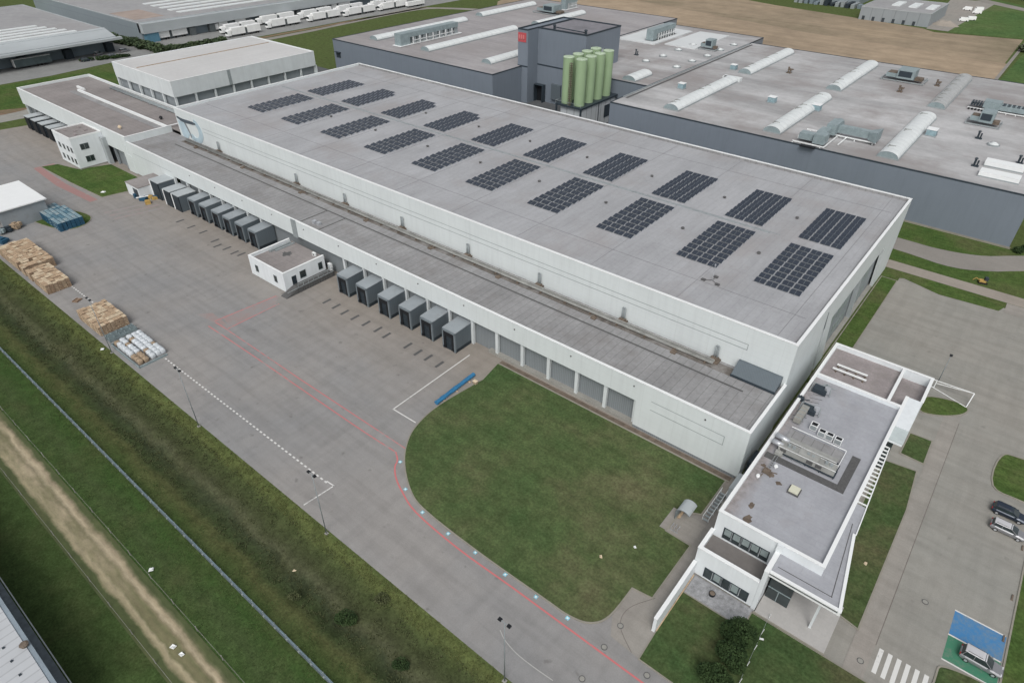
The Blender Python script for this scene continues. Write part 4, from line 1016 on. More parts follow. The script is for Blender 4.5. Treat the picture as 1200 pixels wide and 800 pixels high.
# vaulted skylights
def vault(name, label, x, y0, y1, w, h, mat='vault', flaps=(), n=10):
    t = thing(name, label, 'skylight', (x, y0, FZ-.1), 0, 'vaulted skylights on the factory roofs'); L = y1-y0
    r = [(-w/2, .35)]+[(w/2*-math.cos(rad(a)), .45+h*math.sin(rad(a))) for a in [180*k/n for k in range(n+1)]]+[(w/2, .35)]
    b = MB(); b.loft([[(px, 0, pz) for px, pz in r[::-1]], [(px, L, pz) for px, pz in r[::-1]]]); b.build('vault', mat, t)
    b = MB().box(-w/2-.2, w/2+.2, -.15, L+.15, 0, .36); b.build('kerb', 'galv', t)
    nr = max(2, int(L/3.2))
    for i in range(nr+1):
        yy = L*i/nr; k = MB()
        pts = [(w/2*1.01*-math.cos(rad(a)), .46+h*1.015*math.sin(rad(a))) for a in [180*q/n for q in range(n+1)]]
        for (xa, za), (xb, zb) in zip(pts, pts[1:]): k.quad([(xa, yy-.06, za), (xb, yy-.06, zb), (xb, yy+.06, zb), (xa, yy+.06, za)])
        k.build('rib', 'alu', t)
    if flaps:
        for f in flaps:
            q = MB(); yy = L*f; q.box(-w*.30, -w*.26, yy-1.0, yy+1.0, .45+h*.8, .45+h*.98); q.box(-w*.28, w*.05, yy-.1, yy+.12, .45+h*.9, .45+h*1.08)
            q.build('smoke_flap', 'vaultdark', t)
    e = MB(); e.quad([(px, -.02, pz) for px, pz in r[::-1]]); e.build('end_panel', 'teal', t)
    return t
vault('vaulted_skylight', 'vaulted skylight on the right factory roof, front row, nearest the silos', -98.2, 205.2, 252.5, 5.2, 1.5, flaps=(.06, .12, .5, .62))
vault('vaulted_skylight', 'vaulted skylight on the right factory roof, front row, middle one', -63.6, 204.6, 253, 5.2, 1.5, flaps=(.1, .5, .6, .93))
vault('vaulted_skylight', 'vaulted skylight on the right factory roof, front row, rightmost one', -30.4, 204.4, 252.5, 5.4, 1.5, flaps=(.12, .5, .93))
vault('vaulted_skylight', 'vaulted skylight on the right factory roof, back row, left one', -98.4, 266, 313, 5.0, 1.5, flaps=(.08, .2, .5, .7))
vault('vaulted_skylight', 'vaulted skylight on the right factory roof, back row, middle one', -64.2, 265, 314, 5.2, 1.5, flaps=(.08, .2, .5, .6))
vault('vaulted_skylight', 'grey vaulted skylight with many open smoke flaps, back row right', -30.4, 265.5, 315, 5.2, 1.5, surf('greyvault', (.40, .41, .41), .5, .1, .5), flaps=(.06, .14, .26, .38, .42, .6, .75, .9))
vault('vaulted_skylight', 'long vaulted skylight at the left end of the left factory roof', -253.5, 211.5, 273, 5.0, 1.4)
vault('vaulted_skylight', 'long vaulted skylight in the middle of the left factory roof', -220.2, 211.5, 273, 5.0, 1.4)
vault('vaulted_skylight', 'vaulted skylight partly hidden by the tower on the left factory roof', -185.6, 212.2, 262, 5.0, 1.4)
vault('vaulted_skylight', 'distant vaulted skylight at the far left corner of the left factory roof', -255.5, 287, 334, 5.0, 1.4)
vault('vaulted_skylight', 'distant vaulted skylight rising behind the tower on the left factory roof', -218.5, 288, 330, 5.0, 1.4)
vault('vaulted_skylight', 'short vaulted skylight just right of the silos', -127.8, 227.6, 240.5, 5.4, 1.4, 'vault')
# white cap at far end of the first one
x, y = at(858, 92, FZ+.6)
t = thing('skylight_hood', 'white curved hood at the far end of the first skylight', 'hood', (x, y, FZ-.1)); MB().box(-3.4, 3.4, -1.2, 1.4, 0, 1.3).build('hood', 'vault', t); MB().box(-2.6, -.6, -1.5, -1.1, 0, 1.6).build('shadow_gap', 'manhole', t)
# round rooflights
dm_ = MB(); dm_.tube((0, 0, 0), (0, 0, .35), 1.5, 1.5, 16); 
proto = None
dlabs = []
for i, (px, py) in enumerate([(757, 72), (777, 66), (795, 59), (812, 53), (793, 79), (811, 72), (829, 66), (844, 59), (860, 53), (1164, 170)]):
    x, y = at(px, py, FZ)
    lab = (f'round white rooflight in the left line on the link roof, {ORD[i]} from the silos' if i < 4 else f'round white rooflight in the right line on the link roof, {ORD[i-4]} from the front' if i < 9 else 'round white rooflight standing alone near the two white roof boxes')
    if proto is None:
        proto = thing('rooflight', lab, 'rooflight', (x, y, FZ-.1), 0, 'round rooflights'); MB().tube((0, 0, 0), (0, 0, .4), 1.7, 1.7, 16).build('kerb', 'galv', proto)
        MB().tube((0, 0, .4), (0, 0, .75), 1.5, 1.1, 16).tube((0, 0, .75), (0, 0, .9), 1.1, .3, 16).build('dome', 'vault', proto, smooth=True)
    else: copy_tree(proto, (x, y, FZ-.1), 0, lab)
# roof plant units
def hvac(label, x, y, kind, sx=1, sy=1, rz=0):
    t = thing('rooftop_unit', label, 'ventilation unit', (x, y, FZ-.1), rz)
    if kind == 0:        # big branched duct plant
        b = MB(); b.box(-5, -1, -6, -3, .8, 2.6); b.box(-.5, 2.8, -7.5, -3.4, .8, 3.4); b.box(-1, 1.6, -3.4, 2, 1.0, 3.2); b.box(0, 2.8, 2, 9, 1.2, 4.2); b.build('casing', 'teal', t)
        b = MB(); b.box(2.8, 11.5, 5, 7.2, 1.4, 3.4); b.loft([[(11.5, 4.6, 1.2), (11.5, 7.6, 1.2), (11.5, 7.6, 3.4), (11.5, 4.6, 3.4)], [(14, 3.2, 1.0), (14, 9, 1.0), (14, 9, 4.0), (14, 3.2, 4.0)]]); b.tube((1.4, 9, 2.7), (1.4, 10.5, 2.7), 1.4, n=12); b.build('duct', 'teal', t)
        b = MB(); b.box(-6, 3, -8, -7.7, .3, .6); b.box(3, 3.3, -8, 9, .3, .6); b.box(5.5, 5.8, -3, 6, .3, .6); b.box(-6, 14, 4.4, 4.7, .6, .9)
        for k in (-5, 0, 3, 8, 13): b.box(k, k+.25, 4.4, 4.7, 0, .7)
        for k in (-6, -2, 2): b.box(k, k+.25, -8, -7.7, 0, .4); b.box(k, k+.25, -3.4, -3.2, 0, .9)
        b.build('frame', 'coping', t)
        b = MB(); b.box(-3, 1.2, -10.2, -8.6, .05, .4); b.build('hatch', 'black', t)
    elif kind == 1:      # boxy unit with louvre face
        b = MB(); b.box(-2.4, 2.4, -2.5, 2.5, 1.2, 4.4); b.box(-5.5, -2.4, -2, 2, 1.2, 2.6); b.build('casing', 'teal', t)
        b = MB(); b.box(-2.0, 1.6, -2.56, -2.5, 1.9, 3.9); b.build('louvre', 'darktrim', t)
        b = MB(); b.box(-6.5, 5.5, -3.2, -2.9, .3, .6); b.box(-6.5, 5.5, 2.9, 3.2, .3, .6); b.box(-6.5, -6.2, -3.2, 3.2, .6, .8); b.box(5.2, 5.5, -3.2, 3.2, .6, .8)
        for k in (-6, -2, 2, 5): b.box(k, k+.2, -3.2, -3, 0, .4); b.box(k, k+.2, 2.9, 3.1, 0, 1.2)
        b.build('frame', 'galv', t)
        MB().box(-5.2, -2.6, -1.8, 1.8, 2.62, 2.7).build('lid', 'rust', t); MB().box(2.5, 4.6, -1.2, 1.2, .8, 1.8).build('duct', 'rust', t)
    elif kind == 2:      # long unit with fans
        b = MB(); b.box(-3, 2.5, -1.6, 1.6, .8, 3.0); b.box(2.5, 12, -1.8, 1.8, .8, 2.2); b.build('casing', 'teal', t)
        b = MB()
        for k in range(6): b.tube((3.4+1.5*k, -.8, 2.2), (3.4+1.5*k, -.8, 2.35), .55, n=10); b.tube((3.4+1.5*k, .9, 2.2), (3.4+1.5*k, .9, 2.35), .55, n=10)
        for k in range(5): b.box(-7+.9*k, -6.4+.9*k, -1.5, 1.5, 1.0, 2.0)
        b.build('fan', 'darktrim', t)
        b = MB(); b.box(-7.5, 12.5, -2.6, -2.3, .4, .65); b.box(-7.5, 12.5, 2.2, 2.5, .4, .65)
        for k in range(-7, 13, 3): b.box(k, k+.2, -2.6, -2.4, 0, .4)
        b.build('frame', 'coping', t)
        b = MB()
        for k in range(7): b.box(-7.2+1.1*k, -6.6+1.1*k, -3.4, -2.7, .05, .5)
        b.build('ballast', 'black', t)
    elif kind == 3:      # tall duct bank seen in profile
        b = MB(); b.box(-1.5, 1.5, -1.5, 18, 3.2, 5.2); b.box(-1.5, 1.5, -1.5, 1.5, .3, 3.2); b.build('duct', 'teal', t)
        b = MB()
        for k in range(9): b.box(-1.2, 1.2, 2.4+k*1.8, 3.6+k*1.8, .5, 3.2)
        b.build('casing', 'galv', t)
        b = MB(); b.box(-2, 2, -2, 19, .2, .45); b.box(2.0, 2.2, 2, 16, 1.8, 2.0)
        for k in range(7): b.box(2.0, 2.2, 2+2.2*k, 2.2+2.2*k, .3, 3.4)
        b.build('frame', 'coping', t)
    elif kind == 4:      # small cabinet
        b = MB().box(-1.1, 1.1, -1.1, 1.1, .3, 1.9); b.build('casing', 'bluepale', t)
        MB().box(-1.3, 1.3, -1.3, 1.3, 0, .3).build('kerb', 'galv', t); MB().box(-1.2, 1.2, -1.2, 1.2, 1.9, 2.02).build('lid', 'coping', t)
    t.scale = (sx, sy, 1); return t
def A(px, py): return at(px, py, FZ+.8)
x, y = A(966, 158); hvac('large branched ventilation plant with blue grey ducts between two front skylights', x, y-2, 0, 1.0, 1.0)
x, y = A(1062, 92); hvac('boxy blue grey ventilation unit on a frame near the back roof edge', x, y, 1, 1.25, 1.3)
x, y = A(1163, 126); hvac('long ventilation unit with rows of fans at the right edge, farther one', x, y, 2, .9, 1.2)
x, y = A(1155, 143); hvac('shorter ventilation unit on white frame at the right edge, nearer one', x, y, 1, .8, 1)
x, y = A(1092, 155); hvac('small pale blue cabinet right of the rightmost front skylight', x, y, 4, 1.2, 1.4)
x, y = A(957, 126); hvac('small pale cabinet beside the middle front skylight', x, y, 4, 1.2, 1.2)
x, y = A(905, 117); hvac('small pale cabinet between the first and middle front skylights', x, y, 4, 1.1, 1.1)
x, y = A(860, 79); hvac('small greenish cabinet near the left back skylight', x, y, 4, 1.0, 1.0)
x, y = A(799, 101); hvac('small greenish cabinet beside the first front skylight', x, y, 4, 1.0, 1.0)
x, y = A(472, 51); hvac('tall duct bank between two skylights on the left factory roof', x, y, 3, 1.3, 1.9)
x, y = A(647, 14); hvac('blue grey unit with pipes behind the tower roof', x, y, 1, 1.5, 1.5)
x, y = A(661, 10); hvac('tall pale duct group behind the tower roof', x, y, 3, 1, .6)
x, y = A(763, 46); hvac('duct bank with pipes right of the tower on the link roof', x, y, 3, 1.2, 1.1)
x, y = A(832, 56); hvac('small unit with raised duct near the back of the link roof', x, y, 1, .7, .8)
proto = None
for i, (px, py, lab) in enumerate([(1148, 159, 'thin dark roof stack below the right edge units'), (1144, 191, 'dark roof stack left of the two white roof boxes'), (1196, 188, 'dark roof stack behind the two white roof boxes'), (925, 83, 'pair of rusty stacks left of the middle back skylight'), (1099, 98, 'tall rusty stack frame left of the grey skylight'), (1055, 105, 'rusty stack in front of the boxy unit'), (746, 62, 'small black stack right of the tower'), (700, 86, 'n')][:7]):
    x, y = A(px, py)
    b = MB(); b.tube((-.3, 0, 0), (-.3, 0, 2.0), .28, n=8); b.tube((.4, .2, 0), (.4, .2, 1.6), .22, n=8); b.tube((-.3, 0, 2.0), (-.3, 0, 2.3), .5, .3, 8); b.box(-.9, .9, -.7, .7, 0, .2)
    if 3 <= i <= 5: b.box(-.7, .9, -.1, 2.4, 1.0, 1.25)
    tag(b.build('roof_stack', 'rust' if 3 <= i <= 5 else 'darktrim', loc=(x, y, FZ-.1)), lab, 'roof stack', 'stacks on the factory roof')
for i, (px, py) in enumerate([(1178, 193), (1172, 205)]):
    x, y = A(px, py); t = thing('roof_box', ['long white roof box at the right edge, farther of two', 'long white roof box at the right edge, nearer of two'][i], 'roof box', (x, y, FZ-.1))
    MB().box(-4.6, 4.6, -1.9, 1.9, .3, 1.3).build('cover', 'coping', t); MB().box(-4.7, 4.7, -2.0, 2.0, 0, .3).build('kerb', 'galv', t)

# ------------------------------------------------------------------ office building (front right)
OZ = 9.5
of = thing('office_building', 'white flat roofed office building with terrace and slanted entrance canopy', 'office building', (-14.4, 58.8, 0))
def op(mb, name, mats): return into(of, mb, name, mats)
b = MB()
b.box(-14.4, -.3, 63.0, 63.4, 3.9, OZ-.1); b.box(-14.4, -14.0, 63.4, 113, 0, OZ-.1); b.box(-.7, -.3, 63.4, 101.4, 3.9, OZ-.1)
b.box(-14.0, 1.9, 112.6, 113.0, 0, OZ-.1); b.box(1.5, 1.9, 105, 112.6, 0, OZ-.1)
b.box(-14.0, -.3, 101.4, 101.9, OZ-1.2, OZ-.1); b.box(-2.9, -2.5, 101.9, 112.6, OZ-1.2, OZ-.1)
b.box(-5.6, -.3, 66, 101.4, 0, 3.9); b.box(-.3, 1.7, 92.5, 105, 8.9, OZ-.22); b.box(-.3, .6, 96.7, 105, 0, 8.9)
op(b, 'wall', 'offwhite')
b = MB(); b.box(-14.7, -6.12, 58.8, 59.2, .35, 5.6); b.box(-14.7, -14.3, 59.2, 63, .35, 5.6); op(b, 'terrace_wall', 'offwhite')
b = MB(); b.box(-14.75, -6.14, 58.75, 59.3, 5.6, 5.7); b.box(-14.75, -14.2, 59.3, 63, 5.6, 5.7)
b.box(-14.45, -.25, 62.95, 63.45, OZ-.1, OZ); b.box(-14.45, -13.95, 63.45, 113.05, OZ-.1, OZ); b.box(-.75, -.25, 63.45, 105, OZ-.1, OZ)
b.box(-13.95, 1.95, 112.55, 113.05, OZ-.1, OZ); b.box(1.45, 1.95, 104.9, 112.55, OZ-.1, OZ); b.box(-13.95, -.75, 101.4, 101.95, OZ-.1, OZ); b.box(-2.95, -2.45, 101.95, 112.55, OZ-.1, OZ)
op(b, 'coping', 'coping')
op(MB().box(-14.3, -6.12, 59.2, 63, 4.2, 4.5), 'terrace_floor', 'roof_dark')
op(MB().box(-14.0, -.7, 63.4, 101.4, 8.5, 8.8), 'roof', 'roof_off')
op(MB().box(-14.0, -2.9, 101.95, 112.6, 8.3, 8.6), 'rear_roof', 'roof_pink')
op(MB().box(-2.5, 1.5, 101.95, 112.6, 7.3, 7.6), 'side_roof', 'roof_pink')
op(MB().box(-.25, 1.75, 96.2, 104.85, 9.36, 9.5), 'stair_roof', 'offwhite')
op(MB().box(-.25, 1.75, 92.5, 96.15, 9.3, 9.42), 'stair_glass_roof', surf('translucent_sheet', (.50, .56, .56), .3, .1, .8))
op(MB().box(-.25, .6, 96.5, 96.6, 0, 8.8), 'stair_glazing', 'glass')
op(MB().box(-6.2, -5.4, 62.6, 62.94, 8.35, OZ+.04), 'pilaster', 'offwhite')
# windows: upper and lower bands on the front
def band(y, x0, x1, z0, z1, n):
    f = MB(); w = .09
    f.box(x0, x1, y-.08, y-.01, z0, z0+w); f.box(x0, x1, y-.08, y-.01, z1-w, z1)
    for k in range(n+1):
        xx = x0+(x1-x0-w)*k/n; f.box(xx, xx+w, y-.08, y-.01, z0+w, z1-w)
    o = into(of, f, 'window', 'darktrim')
    for k in range(n):
        a, c = x0+(x1-x0)*k/n+w, x0+(x1-x0)*(k+1)/n-w
        p = MB(); p.box(a, c, y-.03, y-.005, z0+w, z1-w, 0)
        if k % 2 or z0 > 3: p.box(a+.08, c-.08, y-.035, y-.03, z0+(z1-z0)*(.35 if z0 > 3 else .2), z1-w-.05, 1)
        p.build('pane', ['glass', 'glasslite'], o)
band(63.0, -13.1, -6.7, 4.95, 7.05, 5); band(58.8, -13.1, -6.8, .75, 2.7, 5)
# canopy (slanted L)
cz = 8.0
k1, k2, k3, k4 = at(905, 671, cz), at(986, 718, cz), at(1003, 626, cz), at(1044, 520, cz)
cp = [(-5.5, k2[1]), k2, k3, (.9, 78), (-.3, 78), (-.3, 63.0), (-5.5, 63.0)]
op(MB().prism(cp, cz-.4, cz-.2), 'canopy_roof', 'roof_off')
b = MB()
def edge(mb, a, c, t, z0, z1):
    A_, C_ = Vector(a), Vector(c); d = (C_-A_).normalized(); nn = Vector((-d.y, d.x))*t
    mb.prism([tuple(A_), tuple(C_), tuple(C_+nn), tuple(A_+nn)], z0, z1)
edge(b, (-5.5, k2[1]), k2, .45, cz-.75, cz+.02); edge(b, (k2[0], k2[1]+.01), k3, .38, cz-.74, cz+.04)
op(b, 'canopy_edge', 'coping')
b = MB(); ribbon(b, [(k2[0]-1.6, k2[1]+1.6), (.3, 74)], .1, cz-.18); b.box(-5.0, k2[0]-1.5, k2[1]+1.55, k2[1]+1.65, cz-.19, cz-.17); op(b, 'canopy_seam', 'manhole')
# pergola beams along the east side
ya = k3[1]+.1; yb = 92.4
def bx_(y): return k3[0]+(k4[0]-k3[0])*(y-k3[1])/(k4[1]-k3[1])
b = MB(); b.prism([(bx_(ya)-.02, ya), (bx_(ya)+.12, ya), (bx_(yb)+.12, yb), (bx_(yb)-.02, yb)], cz-.25, cz-.02)
op(b, 'pergola_beam', 'coping')
yy = 78.3
while yy < yb:
    op(MB().box(-.3, bx_(yy)-.03, yy, yy+.16, cz-.25, cz-.06), 'pergola_slat', 'coping'); yy += 1.7 if yy < 80 else .95
op(MB().box(.85, 1.15, 60.6, 60.9, .46, cz-.41), 'canopy_column', 'white_v')
op(MB().box(-6.1, -5.52, 58.78, 62.98, 0, cz+.25), 'fin_wall', 'offwhite')
op(MB().box(-6.13, -5.49, 58.75, 62.98, cz+.25, cz+.34), 'fin_coping', 'coping')
# entrance
op(MB().box(-5.4, 3.6, 58.4, 66.5, 0, .45), 'entrance_slab', 'slab')
b = MB(); b.box(-5.3, -2.3, 61.5, 61.6, .45, 7.55); b.box(-2.4, -2.3, 61.6, 65, .45, 7.55); b.box(-5.3, -2.3, 61.45, 61.5, 2.6, 2.75, 1); b.box(-3.9, -3.8, 61.45, 61.5, .45, 2.6, 1); op(b, 'entrance_glazing', ['glass', 'teal'])
b = MB(); b.box(-2.3, -.4, 65.6, 65.7, .45, 3.85); op(b, 'lobby_window', 'glass')
b = MB(); b.box(-5.6, 3.7, 58.2, 58.42, 0, .4); op(b, 'plinth', 'kerb')
b = MB()
for k in range(3): b.box(2.0, 3.5, 58.7+.001*k, 60.3-.3*k, .45, .46)
# rooftop plant on the office
def rp(px, py, z=9.3): 
    x, y = at(px, py, z); return x, y
t = thing('roof_plant', 'long grey air handling plant on the office roof with twin ducts', 'air handling unit', (-12.9, 80.6, 8.8))
b = MB(); b.box(.3, 3.1, -1.2, .2, .4, 1.5); b.box(3.12, 6.0, -1.15, .15, .4, 1.75); b.box(6.02, 8.5, -1.2, .2, .4, 1.45); b.box(.9, 8.1, .9, 1.8, .4, 1.3); b.box(3.8, 4.6, .2, .9, .5, 1.2); b.build('casing', 'pipe', t)
b = MB(); b.box(.1, 8.7, -1.35, .35, .22, .38); b.box(.2, 8.3, .7, 2.0, .22, .38)
for k in range(5): b.box(.5+2*k, .62+2*k, -1.3, 1.9, 0, .22)
b.build('base_frame', 'darktrim', t)
b = MB(); b.box(.2, 8.6, -1.28, -1.22, 1.42, 1.5); b.box(.2, 8.6, .22, .3, 1.35, 1.45); b.box(.9, 8.1, .84, .9, 1.2, 1.3); b.build('edge_trim', 'coping', t)
b = MB(); b.box(.2, 8.4, 2.1, 5.0, .05, .25); b.build('deck', 'roof_annex', t)
b = MB()
for k in (0, 3, 4): MB().box(.6+1.3*k, 1.5+1.3*k, -1.24, -1.2, .6, 1.2).build('louvre', 'manhole', t)
b = MB()
for k, x in enumerate((1.6, 4.4, 7.0)): b.tube((x, -.5, 1.4), (x, -.5, 1.95), .22, n=10); b.box(x+.5, x+.9, -.7, -.3, 1.4, 1.85)
b.build('outlet', 'galv', t)
b = MB(); b.box(-.9, 9.4, -3.2, -1.9, .0, .04); b.box(9.41, 10.6, -3.2, 5.4, .0, .04); b.build('walkway', 'manhole', t)
b = MB(); b.tube((-.9, 1.2, 1.2), (1.2, .8, 1.2), .42, n=10); b.build('duct', 'alu', t, smooth=True); MB().tube((-.9, -.4, 1.2), (.8, -.6, 1.2), .4, n=10).build('duct', 'alu', t, smooth=True)
b = MB(); b.box(8.4, 8.5, -1, 5.2, .5, .62); b.box(.2, 8.5, 5.1, 5.2, .5, .62); b.build('frame', 'coping', t)
for i, (px, py) in enumerate([(954, 500), (963, 508), (972, 512), (982, 517)]):
    x, y = rp(px, py); s = 1.25 if i == 0 else 1
    t = thing('condenser', ['tallest white condenser unit at the left of the office roof row', 'second white condenser unit in the office roof row', 'third white condenser unit in the office roof row', 'rightmost white condenser unit in the office roof row'][i], 'condenser unit', (x, y, 8.8), 0, 'white condenser units on the office roof')
    MB().box(-.55, .55, -.4*s, .45*s, .1, 1.1).build('casing', 'coping', t); MB().box(-.42, .42, -.32*s, .3*s, 1.1, 1.13).build('grille', 'black', t); MB().box(-.45, .45, -.43*s, -.4*s, .25, 1.0).build('fan_face', 'galv', t)
t = thing('roof_duct', 'long pale duct lying along the left parapet of the office roof', 'duct', (-12.6, 87.2, 8.8))
MB().box(-.5, .6, 0, 4.2, .4, 1.2).build('duct', 'concrete', t)
b = MB()
for k in range(4): b.box(-.55, .65, .4+k*1.1, .5+k*1.1, 0, 1.25)
b.build('bracket', 'galv', t)
for k, (px, py, lab) in enumerate([(962, 457, 'dark refrigeration set with pipes near the dividing parapet'), (949, 480, 'dark refrigeration set left of the condensers')]):
    x, y = rp(px, py); t = thing('cooling_set', lab, 'cooling unit', (x, y, 8.8))
    MB().box(-1.2, 1.0, -.8, .8, .15, .9).build('casing', 'darktrim', t); MB().tube((.9, .2, .2), (.9, .2, 1.3), .45, n=12).build('tank', 'alu', t)
    b = MB(); b.path([(-1.5, -1, .2), (-1.5, .9, .8), (1.3, 1.0, .8), (1.6, -.6, .3)], .09); b.build('pipe', 'galv', t)
x, y = rp(931.5, 573); t = thing('roof_hatch', 'square cream roof hatch on the office roof', 'roof hatch', (x, y, 8.8)); MB().box(-.65, .65, -.65, .65, .25, .55).build('lid', surf('cream', (.62, .62, .50), .6, .05, 1), t); MB().box(-.8, .8, -.8, .8, 0, .25).build('kerb', 'manhole', t)
for k, (px, py, lab) in enumerate([(888, 558, 'white round vent cap near the left parapet of the office roof'), (909, 547, 'white round vent cap near the plant on the office roof')]):
    x, y = rp(px, py, 9); v = MB(); v.tube((0, 0, 0), (0, 0, .35), .14, .14, 8); v.tube((0, 0, .35), (0, 0, .6), .32, .2, 12); tag(v.build('vent_cap', 'coping', loc=(x, y, 8.8)), lab, 'vent cap')
t = thing('cable_ladder', 'thin cable ladder crossing the office roof beside the plant', 'cable ladder', (-12.4, 74.6, 8.8))
b = MB()
for dx in (0, .35): b.path([(dx, 0, .25), (dx, 4.6, .25), (3.4+dx, 4.6, .25), (3.4+dx, 5.2, .25)], .035, n=5)
b.build('rail', 'galv', t); b = MB()
for k in range(10): b.box(0, .35, k*.5, k*.5+.05, .2, .26)
b.build('rung', 'manhole', t)
rr5 = random.Random(12)
for k, (px, py, lab) in enumerate([(968, 455, 'grey box on feet right of the dark refrigeration set'), (938, 468, 'low grey box near the upper left parapet of the office roof'), (912, 532, 'small grey valve box beside the twin ducts'), (898, 553, 'rusty pipe cluster near the left parapet of the office roof')]):
    x, y = at(px, py, 9); b = MB()
    b.box(-.5, .5, -.35, .35, .15, .75); b.box(-.6, -.5, -.3, .3, 0, .15); b.box(.5, .6, -.3, .3, 0, .15); b.tube((.2, .5, .1), (1.3, .9, .1), .07); b.tube((-.3, -.5, .1), (-.3, -1.5, .1), .06); b.tube((0, 0, .75), (0, 0, 1.1), .1)
    tag(b.build('roof_box', ['galv', 'darktrim', 'pipe', 'rust'][k], loc=(x, y, 8.8), rz=rr5.uniform(-.1, .1)), lab, 'roof box')
b = MB()
for k in range(8): b.path([(-13.8+.12*k, 88+1.2*k, 8.86), (-11.8+.1*k, 88.6+1.2*k, 8.86)], .04, n=4)
into(of, b, 'cable', 'manhole')
# puddles / debris on office roof
b = MB(); rr = random.Random(2)
def blot(cx, cy, r, z, ell=1.0):
    n = 14; b.prism([(cx+r*math.cos(k*2*math.pi/n)*rr.uniform(.6, 1.2), cy+r*ell*math.sin(k*2*math.pi/n)*rr.uniform(.6, 1.2)) for k in range(n)], z, z+.02)
for px, py, r, e in ((876, 608, .55, 1.8), (881, 592, .4, 1.5), (903, 556, .5, 1.2), (912, 566, .5, .8), (895, 545, .4, 1)): x, y = at(px, py, 8.8); b = MB(); blot(x, y, r, 8.8, e); op(b, 'damp_patch', 'rust')
b = MB()
for x0, y0 in ((-12.6, 107.0), (-12.3, 105.4)): b.box(x0, x0+5.2, y0, y0+.28, 8.0, 8.3)
t = thing('roof_rails', 'two white rails lying on the rear roof of the office', 'roof rails', (-12.6, 105.4, 8.6)); 
MB().box(0, 5.6, 0, .28, .35, .6).build('rail', 'coping', t); MB().box(.3, 5.4, 1.5, 1.78, .35, .6).build('rail', 'coping', t)
b = MB()
for k in range(4): b.box(.5+1.5*k, .75+1.5*k, -.2, 2.0, 0, .35)
b.build('sleeper', 'rust', t)
# free-standing white wall
t = thing('garden_wall', 'low white free-standing wall running from the office terrace to the lawn', 'wall', (-14.75, 47.6, 0)); MB().box(0, .45, 0, 11.1, 0, 2.9).build('wall', 'offwhite', t); MB().box(-.04, .49, -.04, 11.1, 2.9, 3.0).build('coping', 'coping', t)
MB().box(.5, .62, .3, 11, 0, .15).build('base_strip', 'wood', t)
sheet('stone_bed', rect(-14.0, -5.6, 55.3, 58.75), .12, 'stone')
x, y = at(834, 697); t = thing('planter', 'small dark round tub on the pale stone bed', 'tub', (x, y, .12)); MB().tube((0, 0, 0), (0, 0, .35), .42, .45, 14).build('tub', 'black', t); MB().tube((0, 0, .35), (0, 0, .38), .36, .36, 14).build('soil', 'rust', t)
# fence line beside the office lawn
x1, y1 = at(900, 725); x2, y2 = at(866, 800)
t = thing('wire_fence', 'thin wire fence with leaning white posts beside the shrubs', 'fence', (x1, y1, .08)); dx, dy = x2-x1, y2-y1
for k in range(5): MB().tube((dx*k/4, dy*k/4, 0), (dx*k/4+.1, dy*k/4, 1.15), .045).build('post', 'coping', t)
b = MB()
for z in (.4, .75, 1.1): b.tube((0, 0, z), (dx*1.4, dy*1.4, z), .012, n=4)
b.build('wire', 'galv', t)
x, y = at(884, 752); o = MB().box(-.9, .9, -.1, .1, 0, .12); o.box(-.9, -.7, -.2, .2, 0, .1)
tag(o.build('board', 'coping', loc=(x, y, 1.0), rz=rad(25)), 'short white board leaning on the wire fence', 'board')
# smoking shelter
x, y = at(797, 616)
t = thing('smoking_shelter', 'small curved grey shelter on the paved pad beside the lawn', 'shelter', (-20.9, 65.6, .12))
b = MB(); arcp = [(1.1-1.15*math.cos(rad(a)), 1.5+1.0*math.sin(rad(a))) for a in range(0, 151, 15)]
for (xa, za), (xb, zb) in zip(arcp, arcp[1:]): b.loft([[(xa, 0, za), (xb, 0, zb), (xb, 0, zb+.05), (xa, 0, za+.05)], [(xa, 2.6, za), (xb, 2.6, zb), (xb, 2.6, zb+.05), (xa, 2.6, za+.05)]])
b.build('roof', 'far_light', t)
b = MB()
for yy in (0, 1.3, 2.6):
    b.tube((0, yy, 0), (0, yy, 1.5), .05)
    for (xa, za), (xb, zb) in zip(arcp, arcp[1:]): b.tube((xa, yy, za), (xb, yy, zb), .05, n=5)
b.build('frame', 'dockframe', t); MB().box(0, .03, .05, 2.55, .15, 1.5).build('back_panel', 'teal', t)
b = MB().box(.3, .7, .2, 2.4, .4, .48); b.box(.35, .45, .3, .4, 0, .4); b.box(.35, .45, 2.2, 2.3, 0, .4); b.build('bench', 'wood', t)
t = thing('bicycle_rack', 'low metal rack in front of the curved shelter', 'rack', (-20.4, 63.4, .12))
for k in range(3): MB().path([(k*.5, 0, 0), (k*.5, 0, .7), (k*.5, .9, .7), (k*.5, .9, 0)], .035).build('hoop', 'alu', t)
MB().tube((-.1, 0, .05), (1.2, 0, .05), .04).build('rail', 'galv', t)
